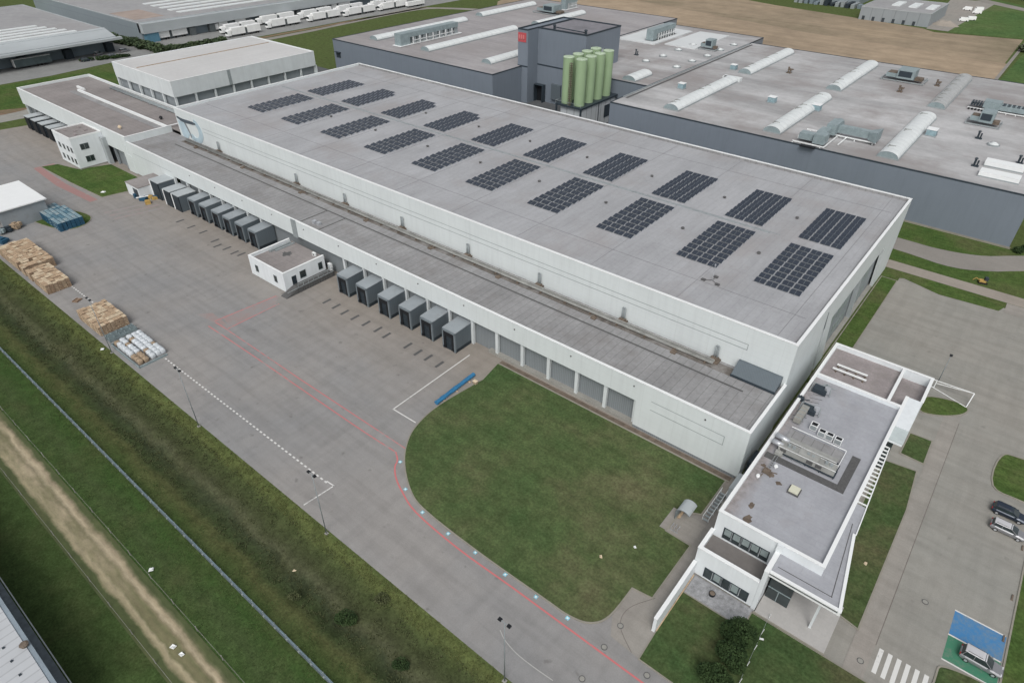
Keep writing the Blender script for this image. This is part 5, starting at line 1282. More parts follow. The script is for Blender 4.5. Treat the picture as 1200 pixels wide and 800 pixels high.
# pipes by the office/wing gap
t = thing('link_passage', 'narrow pale walled link between office and warehouse wing', 'link passage', (-16.6, 71, 0)); MB().box(0, 2.0, 0, 40, 0, .12).build('floor', 'concrete', t)
b = MB(); b.box(.2, 1.9, 2.6, 6.4, 0, 3.4); b.build('wall', 'far_light', t); MB().box(.15, 1.95, 10, 13.5, 0, 2.8).build('plant', 'darktrim', t)
t = thing('steel_stair', 'narrow steel stair with handrails beside the lawn corner', 'steel stair', (-17.6, 68.2, .1))
for k in range(9): MB().box(0, .9, k*.75, k*.75+.3, 0, .15+.05*k).build('tread', 'galv', t)
b = MB(); b.path([(0, 0, .9), (0, 6.6, 1.3)], .05); b.path([(.95, 0, .9), (.95, 6.6, 1.3)], .05)
for k in range(5): b.tube((0, k*1.6, 0), (0, k*1.6, 1.1), .04); b.tube((.95, k*1.6, 0), (.95, k*1.6, 1.1), .04)
b.build('railing', 'coping', t)

# ------------------------------------------------------------------ white frame structure in the car park
t = thing('triangular_barrier', 'long white triangulated tubular barrier frame on the car park corner', 'barrier', (0, 0, 0))
P1, P2, P3, P4 = at(1063, 434, 1.8), at(1142, 461, 1.8), at(1132, 477, .1), at(1065, 442, .1)
b = MB(); q = [(P1[0], P1[1], 1.8), (P2[0], P2[1], 1.8), (P3[0], P3[1], .1)]
P5 = at(1094, 454, .1)
b.path([q[0], q[1], q[2], (P5[0], P5[1], .1), q[0]], .07); b.path([(P5[0], P5[1], 1.2), q[1]], .06); b.path([q[0], (P4[0], P4[1], .1), (P5[0], P5[1], .1)], .06)
b.build('frame', 'coping', t); b = MB().tube((P5[0], P5[1], 0), (P5[0], P5[1], 1.9), .09); b.tube((q[2][0], q[2][1], 0), (q[1][0], q[1][1], 1.8), .09); b.build('post', 'coping', t)

# ------------------------------------------------------------------ lamp posts
def lamp_post(x, y, h, label, double=True, rz=0):
    t = thing('lamp_post', label, 'lamp post', (x, y, 0), rz, 'lamp posts')
    b = MB(); b.tube((0, 0, 0), (0, 0, h), .085, .05, 8); b.build('pole', 'pole', t, smooth=True)
    MB().box(-.25, .25, -.25, .25, 0, .12).build('base', 'concrete', t)
    if double:
        a = MB(); a.tube((-.65, 0, h), (.65, 0, h), .05, n=6); a.build('arm', 'pole', t)
        for s in (-1, 1): MB().box(s*.65-.22, s*.65+.22, -.2, .2, h-.08, h+.1).build('lamp_head', 'lamp', t)
    else:
        MB().box(-.25, .25, -.3, .3, h-.08, h+.1).build('lamp_head', 'lamp', t)
    return t
lamp_post(-25.3, 30.55, 12.8, 'tall double-headed lamp post at the bottom edge of the road')
lamp_post(-59.4, 30.5, 12.8, 'tall double-headed lamp post where the dashed line ends')
lamp_post(-95.0, 30.6, 12.8, 'tall double-headed lamp post below the white bag stacks')
lamp_post(-128.2, 30.8, 12.8, 'tall double-headed lamp post between the pallet stacks')
lamp_post(2.9, 127.7, 6.3, 'single-headed lamp post in the car park behind the office', False)

# ------------------------------------------------------------------ pallets, crates, bags
def pallet_mesh(mat_top, n=15, h=.155):
    b = MB()
    for k in range(n):
        z = k*h; o = random.uniform(-.03, .03); mi = random.choice((0, 0, 1))
        for s in range(5): b.box(-.58+o, .58+o, -.39+s*.165, -.39+s*.165+.12, z+h-.03, z+h-.005, mi)
        for s in (-.52, 0, .44): b.box(s+o, s+o+.1, -.39, .39, z, z+h-.03, 2)
    return b
pstacks = []
for k in range(5):
    o = pallet_mesh(0, 15 if k < 3 else 14).build('pallet_stack', [['wood', 'woodpale', 'wooddark'], ['woodpale', 'wood', 'wooddark'], ['wood', 'woodpale', 'wooddark'], ['woodpale', 'woodpale', 'wooddark'], ['woodpale', 'wood', 'wooddark']][k]); pstacks.append([o, False])
def place_stack(protos, x, y, label, cat, group, name, rzj=.03):
    e = random.choice(protos)
    if e[1]: o = e[0].copy(); COL.objects.link(o)
    else: o = e[0]; e[1] = True
    o.location = (x, y, .02); o.rotation_euler = (0, 0, random.uniform(-rzj, rzj)+random.choice((0, math.pi)))
    tag(o, label, cat, group); return o
for (x0, x1, y0, y1, lab, grp, drop) in ((-190.5, -173.6, 31.7, 38.4, 'stack of wooden pallets in the large block at the left edge of the yard', 'pallet stacks in the left block', .01), (-172.6, -161.2, 31.7, 37.2, 'stack of wooden pallets in the middle block along the yard edge', 'pallet stacks in the middle block', .06), (-145.6, -135.6, 31.9, 38.0, 'stack of brown wooden pallets in the block beside the white bags', 'pallet stacks in the right block', .0)):
    x = x0+.65
    while x < x1-.3:
        y = y0+.45
        while y < y1-.2:
            if random.random() > drop: place_stack(pstacks, x, y, lab, 'pallet stack', grp, 'pallet_stack')
            y += .86
        x += 1.27
def crate_mesh(top, body, n=3):
    b = MB()
    for k in range(n):
        z = k*.78; b.box(-.56, .56, -.46, .46, z, z+.74, 0); b.box(-.6, .6, -.5, .5, z+.64, z+.76, 0)
        b.box(-.4, .4, -.515, -.5, z+.2, z+.5, 2)
    b.box(-.54, .54, -.44, .44, n*.78-.02, n*.78+.03, 1); b.box(-.03, .03, -.5, .5, n*.78+.03, n*.78+.07, 0)
    return b
cst = [[crate_mesh(0, 0).build('crate_stack', m), False] for m in (['blue', 'bluepale', 'bluefilm'], ['blue', 'bluepale', 'bluepale'], ['blue', 'bluetop', 'bluepale'], ['blue', 'bluegrey', 'blue'])]
x = -206.6
while x < -191.8:
    y = 47.2
    while y < 53.2:
        if not (x < -203 and y > 51.5): place_stack(cst, x, y, 'stack of blue plastic crates in the block beside the white canopy', 'crate stack', 'blue crate stacks', 'crate_stack')
        y += 1.06
    x += 1.26
def bag_mesh(seed, h=1.2):
    r = random.Random(seed); b = MB(); rings = []
    for z, s in ((0, .46), (.25, .53), (.7, .55), (h-.1, .48), (h, .25)):
        rings.append([((s*max(-.95, min(.95, 1.25*math.cos(a))))*r.uniform(.93, 1.07), (s*max(-.95, min(.95, 1.25*math.sin(a))))*r.uniform(.93, 1.07), z+r.uniform(-.04, .04)) for a in [k*math.pi/6+.26 for k in range(12)]])
    b.loft(rings); b.tube((.2, .2, h-.1), (.05, 0, h+.15), .05); b.tube((-.2, -.2, h-.1), (-.05, 0, h+.12), .05)
    return b
bgs = [[bag_mesh(k).build('bulk_bag', 'bag', smooth=True), False] for k in range(4)]
crd = [[bag_mesh(9, 1.0).build('bulk_bag', 'card', smooth=True), False]]
for col_, yy in enumerate((32.8, 33.9, 35.3, 36.4, 37.3)):
    x = -129.8
    while x < -119.6:
        xx = x+.15*random.random()
        brown = (x > -122.8 and yy < 35) or random.random() < .1
        place_stack(crd if brown else bgs, xx, yy, 'brown bulk bag at the front of the white bag block' if brown else 'white bulk bag in the block at the yard edge', 'bulk bag', 'brown bulk bags' if brown else 'white bulk bags', 'bulk_bag', .2)
        x += 1.18
for k, xx in enumerate((-133.6, -132.2)):
    b = MB().box(-.35, .35, -2.9, 2.9, .1, .35); b.box(-.35, -.28, -2.9, 2.9, .35, .9); b.box(.28, .35, -2.9, 2.9, .35, .9)
    for q in range(6): b.box(-.4, .4, -2.8+q*1.1, -2.7+q*1.1, 0, 1.0)
    tag(b.build('steel_rack', 'teal', loc=(xx, 35, .02)), ['long blue grey steel rack beside the brown pallets', 'long blue grey steel rack beside the white bags'][k], 'rack')
o = MB().box(-6, 6, -.08, .08, 0, .45); o.box(-6, -5.8, 0, 5.6, 0, .45); o.box(5.8, 6, 0, 5.6, 0, .45)
tag(o.build('barrier_boards', 'teal', loc=(-124.8, 31.9, .02)), 'low blue grey edge boards around the white bags', 'edge boards')
x, y = at(91, 352); o = MB()
for k in range(3): o.box(-.7, .7, -.9+.6*k, -.5+.6*k, 0, .15)
o.box(-.6, -.5, -.9, .7, .15, .3); o.box(.5, .6, -.9, .7, .15, .3)
tag(o.build('broken_pallet', 'wooddark', loc=(x, y, .02), rz=.5), 'single broken dark pallet left of the brown pallet block', 'pallet')
# blue long bundle on the lawn corner
t = thing('wrapped_bundle', 'long bundle wrapped in bright blue film lying at the lawn corner', 'bundle', (-67.2, 61.2, .03), rad(0))
rings = []
for k in range(13):
    yy = 10.6*k/12; r_ = random.Random(k); s = r_.uniform(.85, 1.08)
    rings.append([(.25*(1-k/12)+.45*s*math.cos(a), yy, .40+.38*s*math.sin(a)) for a in [q*math.pi/5 for q in range(10)]])
MB().loft(rings[::-1]).build('wrap', 'bluefilm', t)
for yy in (1.5, 5, 8.5): MB().box(-.6, .9, yy, yy+.25, -.0, .12).build('bearer', 'wood', t)
t = thing('bundle_end_crate', 'small pale crate at the end of the blue wrapped bundle', 'crate', (-65.4, 70.2, .12)); MB().box(-.4, .4, -.3, .3, 0, .5).build('crate', 'card', t); MB().box(-.45, .45, -.35, .35, .5, .58).build('lid', 'woodpale', t)

# ------------------------------------------------------------------ left canopy and things by it
t = thing('canopy_shed', 'white flat roofed canopy shed at the left edge of the yard', 'canopy shed', (-222, 37.5, 0))
MB().box(-.5, 18.6, -.3, 12.0, 5.3, 5.6).build('roof', 'coping', t)
b = MB(); b.box(.2, 18.0, 11.2, 11.5, 0, 5.3); b.box(0, .3, .2, 11.2, 0, 5.3); b.box(17.7, 18.0, .2, 11.2, 0, 5.3); b.build('wall', 'dockroof', t)
for x in (0.5, 6, 12, 17.6): MB().box(x, x+.3, .1, .4, 0, 5.3).build('post', 'galv', t)
x0, y0 = at(16, 270)
for i, (px, py, mt, lab, nm, cat) in enumerate([(19, 268, 'card', 'brown cardboard box pile in front of the canopy shed', 'box_pile', 'boxes'), (9, 272, 'darktrim', 'black wrapped pile in front of the canopy shed', 'wrapped_pile', 'pile'), (4, 283, 'blue', 'dark blue wrapped pile at the left edge beside the pallets', 'wrapped_pile', 'pile'), (2, 275, 'teal', 'grey green wrapped pile nearest the left edge', 'wrapped_pile', 'pile')]):
    x, y = at(px, py); b = MB(); r_ = random.Random(i)
    for k in range(6): w_ = r_.uniform(.4, .8); q = (r_.uniform(-1, 1), r_.uniform(-.8, .8), r_.uniform(0, .9)); b.box(q[0]-w_, q[0]+w_, q[1]-w_*.8, q[1]+w_*.8, q[2], q[2]+r_.uniform(.5, 1))
    tag(b.build(nm, mt, loc=(x, y, 0), rz=r_.uniform(0, 1)), lab, cat)

# ------------------------------------------------------------------ cars
def car(label, x, y, body, roofm, rz=0, L=4.6, Wd=1.82, Hh=1.62, name='parked_car', cat='car'):
    t = thing(name, label, cat, (x, y, .02), rz)
    def ring(xx, hw, z0, z1, r=.16):
        return [(xx, -hw+r*.5, z0), (xx, hw-r*.5, z0), (xx, hw, z0+.22), (xx, hw, z1-.18), (xx, hw-r, z1), (xx, -hw+r, z1), (xx, -hw, z1-.18), (xx, -hw, z0+.22)]
    hw = Wd/2
    secs = [ring(0, hw*.78, .45, .82), ring(.12, hw*.92, .28, .92), ring(.6, hw, .22, 1.0), ring(1.6, hw, .22, 1.0), ring(3.0, hw, .22, .99), ring(3.7, hw*.985, .22, .93), ring(4.3, hw*.93, .26, .82), ring(4.55, hw*.80, .35, .68), ring(4.62, hw*.62, .42, .6)]
    sx = L/4.62; secs = [[(a*sx, c, z) for a, c, z in r_] for r_ in secs]
    MB().loft(secs).build('body', body, t, smooth=False)
    def gr(xx, hb, z0, ht, z1): return [(xx, -hb, z0), (xx, hb, z0), (xx, ht, z1), (xx, -ht, z1)]
    g = MB(); g.loft([gr(.12*sx, hw*.82, .95, hw*.78, .97), gr(.42*sx, hw*.90, .96, hw*.72, Hh-.10), gr(2.45*sx, hw*.90, .96, hw*.74, Hh-.06), gr(3.45*sx, hw*.86, .93, hw*.82, .96)]); g.build('glasshouse', 'glass', t)
    r_ = MB(); r_.loft([[(.34*sx, -hw*.70, Hh-.13), (.34*sx, hw*.70, Hh-.13), (.38*sx, hw*.66, Hh-.05), (.38*sx, -hw*.66, Hh-.05)], [(.8*sx, -hw*.74, Hh-.09), (.8*sx, hw*.74, Hh-.09), (.8*sx, hw*.68, Hh), (.8*sx, -hw*.68, Hh)], [(2.1*sx, -hw*.74, Hh-.08), (2.1*sx, hw*.74, Hh-.08), (2.1*sx, hw*.68, Hh), (2.1*sx, -hw*.68, Hh)], [(2.62*sx, -hw*.72, Hh-.16), (2.62*sx, hw*.72, Hh-.16), (2.60*sx, hw*.66, Hh-.1), (2.60*sx, -hw*.66, Hh-.1)]]); r_.build('roof', roofm, t)
    p = MB()
    for s in (-1, 1):
        for xa, xb, za in ((3.40, 2.55, 0), (.25, .50, 0), (1.45, 1.45, 0)):
            p.tube((xa*sx, s*hw*.88, .95), (xb*sx, s*hw*.735, Hh-.08), .045, n=5)
    p.build('pillar', body, t)
    rr_ = MB()
    for s in (-1, 1): rr_.tube((.6*sx, s*hw*.62, Hh+.05), (2.2*sx, s*hw*.62, Hh+.05), .03, n=5)
    rr_.build('roof_rail', 'manhole', t)
    for xx in (.85*sx, 3.75*sx):
        for s in (-1, 1):
            w = MB().tube((xx, s*(hw-.20), .32), (xx, s*(hw+.01), .32), .32, n=16).build('wheel', 'tyre', t)
            MB().tube((xx, s*(hw-.05), .32), (xx, s*(hw+.025), .32), .20, n=12).build('rim', 'alu', w)
    for s in (-1, 1):
        MB().box(4.30*sx, 4.50*sx, s*hw*.62-.18, s*hw*.62+.18, .62, .76).build('headlight', 'lightclr', t)
        MB().box(.0, .10*sx, s*hw*.72-.12, s*hw*.72+.12, .66, .95).build('tail_light', 'lightred', t)
        MB().box(3.05*sx, 3.25*sx, s*(hw+.02)-.0, s*(hw+.18), .92, 1.06).build('mirror', body, t)
    return t
car('silver minivan parked on the green parking bay', 16.75, 69.75, 'silver', 'silver_lit', rad(-1), 4.7, 1.85, 1.72)
car('silver estate car parked beside the dark blue car', 16.35, 95.0, 'silver', 'silver_lit', rad(-1), 4.6, 1.8, 1.5)
car('dark blue car parked at the foot of the grass island', 16.0, 98.75, 'navy', 'navy', rad(-1), 4.6, 1.85, 1.55)
for i, (px, py, bod, lab) in enumerate([(127, 68, 'navy', 'dark car parked between the west wing and the far depot'), (95, 73, 'navy', 'dark car near the curtain-sided trailer'), (141, 62, 'silver', 'pale car beside the truck yard hedge'), (112, 66, 'silver', 'silver car on the far depot forecourt')]):
    x, y = at(px, py); car(lab, x, y, bod, 'silver_lit' if bod == 'silver' else 'navy', rad(60+20*i), 5.2, 2.0, 1.8)
# wheel stops
proto = None
for i, (px, py) in enumerate([(1176, 748), (1198, 642), (1186, 700)]):
    x, y = at(px, py); lab = ['dark wheel stop at the head of the blue bay', 'dark wheel stop behind the silver estate car', 'dark wheel stop midway along the car park verge'][i]
    o = MB().box(-.1, .1, -.5, .5, 0, .14); o.box(-.14, .14, -.54, -.45, 0, .1)
    tag(o.build('wheel_stop', 'rust', loc=(x, y, .02)), lab, 'wheel stop')
# yellow loader on the bank
x, y = at(1151, 332)
t = thing('yellow_machine', 'small yellow and black machine on the grass by the gravel path', 'machine', (x, y, .08), rad(20))
MB().box(-.9, .5, -.5, .5, .35, .85).build('body', 'yellow', t); MB().box(.1, .8, -.45, .45, .85, 1.6).build('cab', 'darktrim', t)
for s in (-.6, .45): MB().box(-1, .9, s, s+.15, 0, .4).build('track', 'tyre', t)
MB().path([(-.9, 0, .7), (-1.7, 0, 1.2), (-2.2, 0, .5)], .09).build('arm', 'yellow', t)

# ------------------------------------------------------------------ trucks in the far yard
def truck_proto():
    t = thing('truck', 'x', 'truck', (0, 0, 0), 0, 'white trucks with trailers parked in the far yard')
    # faces -Y, origin at its front centre
    b = MB(); b.loft([[(-1.2, 0, .7), (1.2, 0, .7), (1.2, .1, 2.2), (1.1, .35, 3.2), (-1.1, .35, 3.2), (-1.2, .1, 2.2)], [(-1.25, 2.2, .7), (1.25, 2.2, .7), (1.25, 2.2, 2.2), (1.15, 2.2, 3.4), (-1.15, 2.2, 3.4), (-1.25, 2.2, 2.2)]]); b.build('cab', 'paint_white', t)
    MB().box(-1.05, 1.05, -.06, .08, 1.7, 2.7).build('windscreen', 'glass', t)
    MB().box(-1.27, 1.27, 2.75, 10.9, 1.0, 4.1).build('cargo_box', 'paint_white', t)
    MB().box(-1.27, 1.27, 12.3, 20.6, 1.0, 4.1).build('trailer_box', 'paint_white', t)
    MB().box(-1.1, 1.1, 10.95, 12.25, 1.0, 3.4).build('bellows', 'truckgrey', t)
    MB().box(-1.0, 1.0, .5, 20.4, .55, .98).build('chassis', 'truckgrey', t)
    for yy in (1.2, 8.6, 9.9, 14, 17.5, 18.8):
        for s in (-1, 1): MB().tube((s*.85, yy, .5), (s*1.2, yy, .5), .5, n=12).build('wheel', 'tyre', t)
    return t
tp = truck_proto(); used_t = [False]
trucks = [((176, 49.6), (221, 42.3)), ((253, 37), (293, 30)), ((268, 45), (306, 38)), ((261, 41), (300, 34)), ((304, 31), (344, 23)), ((315, 35), (352, 28)), ((328, 19), (362, 12)), ((353, 24), (388, 17)), ((364, 27), (398, 20)), ((395, 18), (424, 12)), ((407, 21), (438, 14)), ((435, 12), (464, 6)), ((446, 14), (476, 8)), ((284, 27), (318, 20)), ((311, 20), (345, 14)), ((378, 16), (410, 10))]
tl = ['white truck and trailer parked alone nearest the grass corner', 'white truck and trailer at the back of the first group of three', 'white truck and trailer at the front of the first group of three', 'white truck and trailer in the middle of the first group of three', 'white truck and trailer, rear one of the second pair', 'white truck and trailer, front one of the second pair', 'white truck and trailer standing closest to the far depot wall', 'white truck and trailer, rear one of the third pair', 'white truck and trailer, front one of the third pair', 'white truck and trailer, rear one of the fourth pair', 'white truck and trailer, front one of the fourth pair', 'white truck and trailer, rear one of the last pair by the track', 'white truck and trailer, front one of the last pair by the track', 'white truck and trailer standing behind the low open trailer', 'white truck and trailer half hidden behind the second pair', 'white truck and trailer half hidden behind the third pair']
for (a, c), lab in zip(trucks, tl):
    x0, y0 = at(*a); x1, y1 = at(*c); L = math.hypot(x1-x0, y1-y0)
    loc = ((x0+x1)/2-1.3, y0, .02); sc_ = (1.15, L/20.6, 1.12)
    if not used_t[0]: tp.location = loc; tp.scale = sc_; tp['label'] = lab; used_t[0] = True
    else: copy_tree(tp, loc, 0, lab, sc_)
def trailer(label, a, c, mat, h=3.9):
    x0, y0 = at(*a); x1, y1 = at(*c); L = math.hypot(x1-x0, y1-y0)
    t = thing('trailer', label, 'trailer', ((x0+x1)/2-1.3, y0, .02))
    MB().box(-1.3, 1.3, 0, L, 1.0, h).build('curtain_box', mat, t); MB().box(-1.32, 1.32, -.05, L+.05, h, h+.12).build('roof', 'paint_white', t)
    MB().box(-1.32, 1.32, -.08, .12, 1.0, h).build('front_panel', 'paint_white', t)
    for yy in (L*.6, L*.7, L*.8):
        for s in (-1, 1): MB().tube((s*.85, yy, .5), (s*1.2, yy, .5), .5, n=10).build('wheel', 'tyre', t)
    MB().box(-.9, .9, .3, L-.3, .6, 1.0).build('chassis', 'truckgrey', t)
trailer('dark blue trailer backed against the far depot wall', (240, 31), (272, 25), 'truckblue')
trailer('bright azure trailer beyond the white trucks', (403, 9), (428, 4), 'truckazure')
trailer('low open trailer behind the second pair of trucks', (288, 24), (317, 19), 'trailerdark', 3.0)
trailer('long curtain-sided trailer with white roof in front of the left depot', (19, 82), (63, 75), 'trailerdark', 4.2)
trailer('small white trailer at the end of the truck line', (480, 10), (496, 6), 'paint_white', 3.2)

# ------------------------------------------------------------------ far buildings
def far_building(name, label, x0, x1, y0, y1, h, wall, roof):
    t = thing(name, label, 'warehouse', (x0, y0, 0)); w, d = x1-x0, y1-y0
    MB().box(0, w, 0, d, 0, h-.2).build('wall', wall, t); MB().box(.3, w-.3, .3, d-.3, h-.2, h).build('roof', roof, t)
    parapet(MB(), -.1, w+.1, -.1, d+.1, h-.2, h+.25, .4).build('parapet', 'far_light', t)
    return t, w, d
t, w, d = far_building('depot', 'grey depot with white roof strips and a sheltered loading front, far left', -500, -392, 20, 152, 10, 'far_dark', 'far_roof')
b = MB(); b.loft([[(w-2, 0, 10.2), (w+9, 0, 7.6), (w+9, 0, 8.0), (w-2, 0, 10.6)], [(w-2, d, 10.2), (w+9, d, 7.6), (w+9, d, 8.0), (w-2, d, 10.6)]]); b.build('canopy', 'far_light', t)
MB().box(w+9, w+11.5, 0, d+2, 6.6, 7.6).build('canopy_edge', 'far_light', t)
MB().box(w+.02, w+.3, 2, d-2, 0, 6.5).build('loading_front', 'far_dark', t)
for k in range(5): MB().box(w-8-7*k, w-4.8-7*k, 52-3*k, d-12-2*k, 10.0, 10.35).build('roof_strip', 'vault', t)
for k in range(4): MB().box(w-52-7*k, w-49-7*k, 50, d-40, 10.0, 10.35).build('roof_strip', 'vault', t)
for k in range(7): MB().box(w+.3, w+3.8, 8+k*20, 11.6+k*20, 0, 4.3).build('dock_shelter', 'dockdark', t)
t, w, d = far_building('depot', 'large grey depot behind the white trucks with skylight strips', -540, -397, 171, 420, 9.6, 'far_grey', 'far_roof')
b = MB().box(w-2, w+3.5, 0, d, 4.6, 9.4); b.build('fascia', 'far_light', t)
MB().box(w+.02, w+.2, 4, d-4, 0, 4.5).build('loading_front', 'far_dark', t)
for k in range(5): MB().box(w-16-10*k, w-12-10*k, 30, 100, 9.6, 10.0).build('roof_strip', 'vault', t)
for k in range(4): MB().box(w-16-10*k, w-12-10*k, 112, 190, 9.6, 10.0).build('roof_strip', 'vault', t)
MB().box(w-40, w-10, 3, 20, 9.6, 9.65).build('roof_patch', surf('rust_stain', (.34, .28, .245), .85, .15, .15), t)
for k in range(9): MB().box(w+.2, w+3, 26+k*12, 29.4+k*12, 0, 4.2).build('dock_shelter', 'truckgrey', t)
t = thing('portakabin', 'small blue cabin at the corner of the far depot', 'cabin', (-399, 172, 0)); MB().box(0, 5, 0, 7, 0, 5).build('body', surf('cabin_blue', (.10, .22, .30), .6, .1, 1), t); MB().box(-.2, 5.2, -.2, 7.2, 5, 5.3).build('roof', 'far_light', t)
t, w, d = far_building('workshop', 'grey workshop with three white skylights beyond the stubble field', -119.5, -78.5, 505, 555, 7.5, cladding('ws', (.30, .33, .35), 7, 'v', .8), 'far_roof')
for k in range(3): MB().box(14+10*k, 19+10*k, 16, 34, 7.5, 8.2).build('skylight', 'vault', t)
for k in range(6): MB().box(2+6*k, 3.6+6*k, -.15, 0, 0, 2.4).build('door', 'dockopen', t)
t, w, d = far_building('warehouse_block', 'distant grey block at the top edge beyond the field', -230, -135, 560, 640, 9, 'far_grey', 'far_roof')
b = MB()
for k in range(10): b.box(w-44+4*k, w-41+4*k, -10, -2, 0, 2.6)
t2 = thing('storage_yard', 'cluttered dark storage racks left of the distant workshop', 'storage racks', (-175, 545, 0)); rr = random.Random(8)
for k in range(14): MB().box(k*3.6, k*3.6+2.4, rr.uniform(-4, 0), rr.uniform(3, 12), 0, rr.uniform(1.5, 4)).build('rack', rr.choice(['dockdark', 'far_dark', 'galv']), t2)
t, w, d = far_building('warehouse_block', 'distant low block beyond the trucks at the top edge', -470, -330, 470, 560, 9, 'far_grey', 'far_roof')
# small white vehicles by the workshop
for i, (px, py) in enumerate([(1128, 12), (1139, 16), (1123, 25), (1132, 24), (1142, 13)]):
    x, y = at(px, py)
    t = thing('van', ['white van beside the workshop, farthest left', 'white van beside the workshop, beside the lawn edge', 'white car parked nearest the spoil heap', 'pale car parked right of the spoil heap', 'white van at the right edge of the workshop yard'][i], 'van', (x, y, .08), rad(10*i), 'white vehicles at the workshop')
    MB().loft([[(0, -1, .3), (0, 1, .3), (0, 1, 1.0), (0, .9, 1.1), (0, -.9, 1.1), (0, -1, 1.0)], [(1, -1, .3), (1, 1, .3), (1, 1, 1.2), (1, .9, 2.3), (1, -.9, 2.3), (1, -1, 1.2)], [(5.4, -1, .3), (5.4, 1, .3), (5.4, 1, 1.2), (5.4, .9, 2.3), (5.4, -.9, 2.3), (5.4, -1, 1.2)]]).build('body', 'paint_white', t)
    for xx in (1, 4.4): MB().tube((xx, -1.02, .35), (xx, 1.02, .35), .35, n=10).build('wheel', 'tyre', t)
    MB().box(.5, .98, -.8, .8, 1.25, 2.0).build('windscreen', 'glass', t)
# ------------------------------------------------------------------ lower-left: cable trough / fence, wires, neighbouring roof
t = thing('boundary_fence', 'long blue grey mesh fence on a low plinth crossing the meadow', 'fence', (-330, 17.0, 0))
MB().box(0, 330, -.12, .12, 0, .25).build('plinth', surf('fence_plinth', (.115, .14, .155), .8, .15, 1), t)
b = MB()
for z in (.5, .85, 1.2): b.box(0, 330, -.02, .02, z-.03, z+.03)
x = 0
while x < 330: b.box(x, x+.03, -.03, .03, .25, 1.25); x += .8
b.build('mesh', surf('fence_mesh', (.20, .27, .31), .6, .2, .5), t)
b = MB()
for k in range(132): b.box(k*2.5-.04, k*2.5+.04, -.06, .06, 0, 1.35); b.box(k*2.5-.15, k*2.5+.15, -.15, .15, 0, .3)
b.build('post', 'galv', t)
for y, lab in ((10.4, 'thin wire fence along the upper side of the sandy track'), (4.9, 'thin wire fence along the lower side of the sandy track')):
    t = thing('wire_fence', lab, 'fence', (-330, y, 0)); b = MB()
    for z in (.5, .9): b.tube((0, 0, z), (360, 0, z), .010, n=4)
    b.build('wire', 'concrete', t); b = MB()
    for k in range(60): b.box(k*6-.05, k*6+.05, -.05, .05, 0, 1.1)
    b.build('post', 'concrete', t)
t = thing('neighbour_hall', 'white ribbed roof with grey steel edge at the lower left corner', 'building', (-190, -42.95, 0))
MB().box(0, 130, 0, 38.6, 0, 7.3).build('wall', 'greyclad', t)
MB().box(-.2, 130.2, -.2, 39.0, 7.3, 7.6).build('roof', surf('ribbed_roof', (.50, .52, .54), .5, .05, .2, seams=(1.2, 40, .10, .80, 0)), t)
b = MB(); b.box(-.2, 130.4, 39.0, 39.5, 7.15, 7.5); b.build('gutter', surf('gutter', (.24, .29, .33), .5, .15, .4), t)
b = MB(); b.box(-.2, 130.6, 39.3, 40.2, 5.0, 5.2); b.build('walkway', surf('walkway', (.15, .18, .20), .6, .25, 1.2), t)
b = MB(); b.box(-.2, 131, 40.35, 40.47, 5.3, 5.45)
for k in range(33): b.box(k*4, k*4+.08, 40.38, 40.46, 5.0, 5.3)
b.build('handrail', 'galv', t)
b = MB()
for k in range(55): b.box(k*2.4+.5, k*2.4+.75, 37.2, 37.45, 7.6, 7.72)
for k in range(40): b.box(112, 112.2, k*.98, k*.98+.2, 7.6, 7.72)
b.build('bolt', 'darktrim', t)
v = MB().tube((0, 0, 0), (0, 0, .3), .4, .4, 10); v.tube((0, 0, .3), (0, 0, .45), .5, .3, 10); x, y = at(29, 756, 7.6); tag(v.build('roof_vent', 'rust', loc=(x, y, 7.6)), 'dark round vent on the ribbed roof at the lower left', 'roof vent')

# ------------------------------------------------------------------ vegetation
def leaf_cloud(blobs, n, size, seed, flat=.5):
    r = random.Random(seed); b = MB()
    for _ in range(n):
        cx, cy, cz_, rx, ry, rz_ = r.choice(blobs)
        while True:
            u = Vector((r.uniform(-1, 1), r.uniform(-1, 1), r.uniform(-1, 1)))
            if .35 < u.length < 1: break
        u *= (.75+.25*r.random())/max(u.length, .6) if r.random() < .7 else 1
        c = Vector((cx+u.x*rx, cy+u.y*ry, cz_+u.z*rz_))
        d = Vector((r.gauss(0, 1), r.gauss(0, 1), r.gauss(0, flat))).normalized(); e = d.cross(Vector((r.gauss(0, 1), r.gauss(0, 1), 1.5))).normalized()
        s = size*r.uniform(.6, 1.4); b.quad([c-d*s, c+e*s*.6, c+d*s, c-e*s*.6])
    return b
def shrub(name, label, x, y, blobs, n, size, seed, trunk=.12, cat='shrub', mat='leaf', group=None, z=.08):
    t = thing(name, label, cat, (x, y, z), 0, group)
    leaf_cloud(blobs, n, size, seed).build('crown', mat, t)
    b = MB(); b.tube((0, 0, 0), (0, 0, blobs[0][2]), trunk, trunk*.5, 7)
    for q in blobs[:4]: b.tube((0, 0, blobs[0][2]*.5), (q[0]*.7, q[1]*.7, q[2]), trunk*.5, trunk*.2, 5)
    b.build('trunk', 'bark', t)
x, y = at(862, 752); shrub('tree', 'dark green bushy tree below the entrance, the top one of three', x, y, [(0, 0, 2.8, 1.7, 1.7, 1.5), (1.1, .6, 2.0, 1.2, 1.2, 1.2), (-1.0, -.4, 2.1, 1.3, 1.3, 1.3), (.3, -1.1, 1.8, 1.1, 1.1, 1.1), (1.1, -.8, 2.6, .9, .9, .8), (-.4, 1.1, 1.8, 1.0, 1.0, 1.0)], 6500, .14, 1, cat='tree', group='dark bushy trees beside the office lawn')
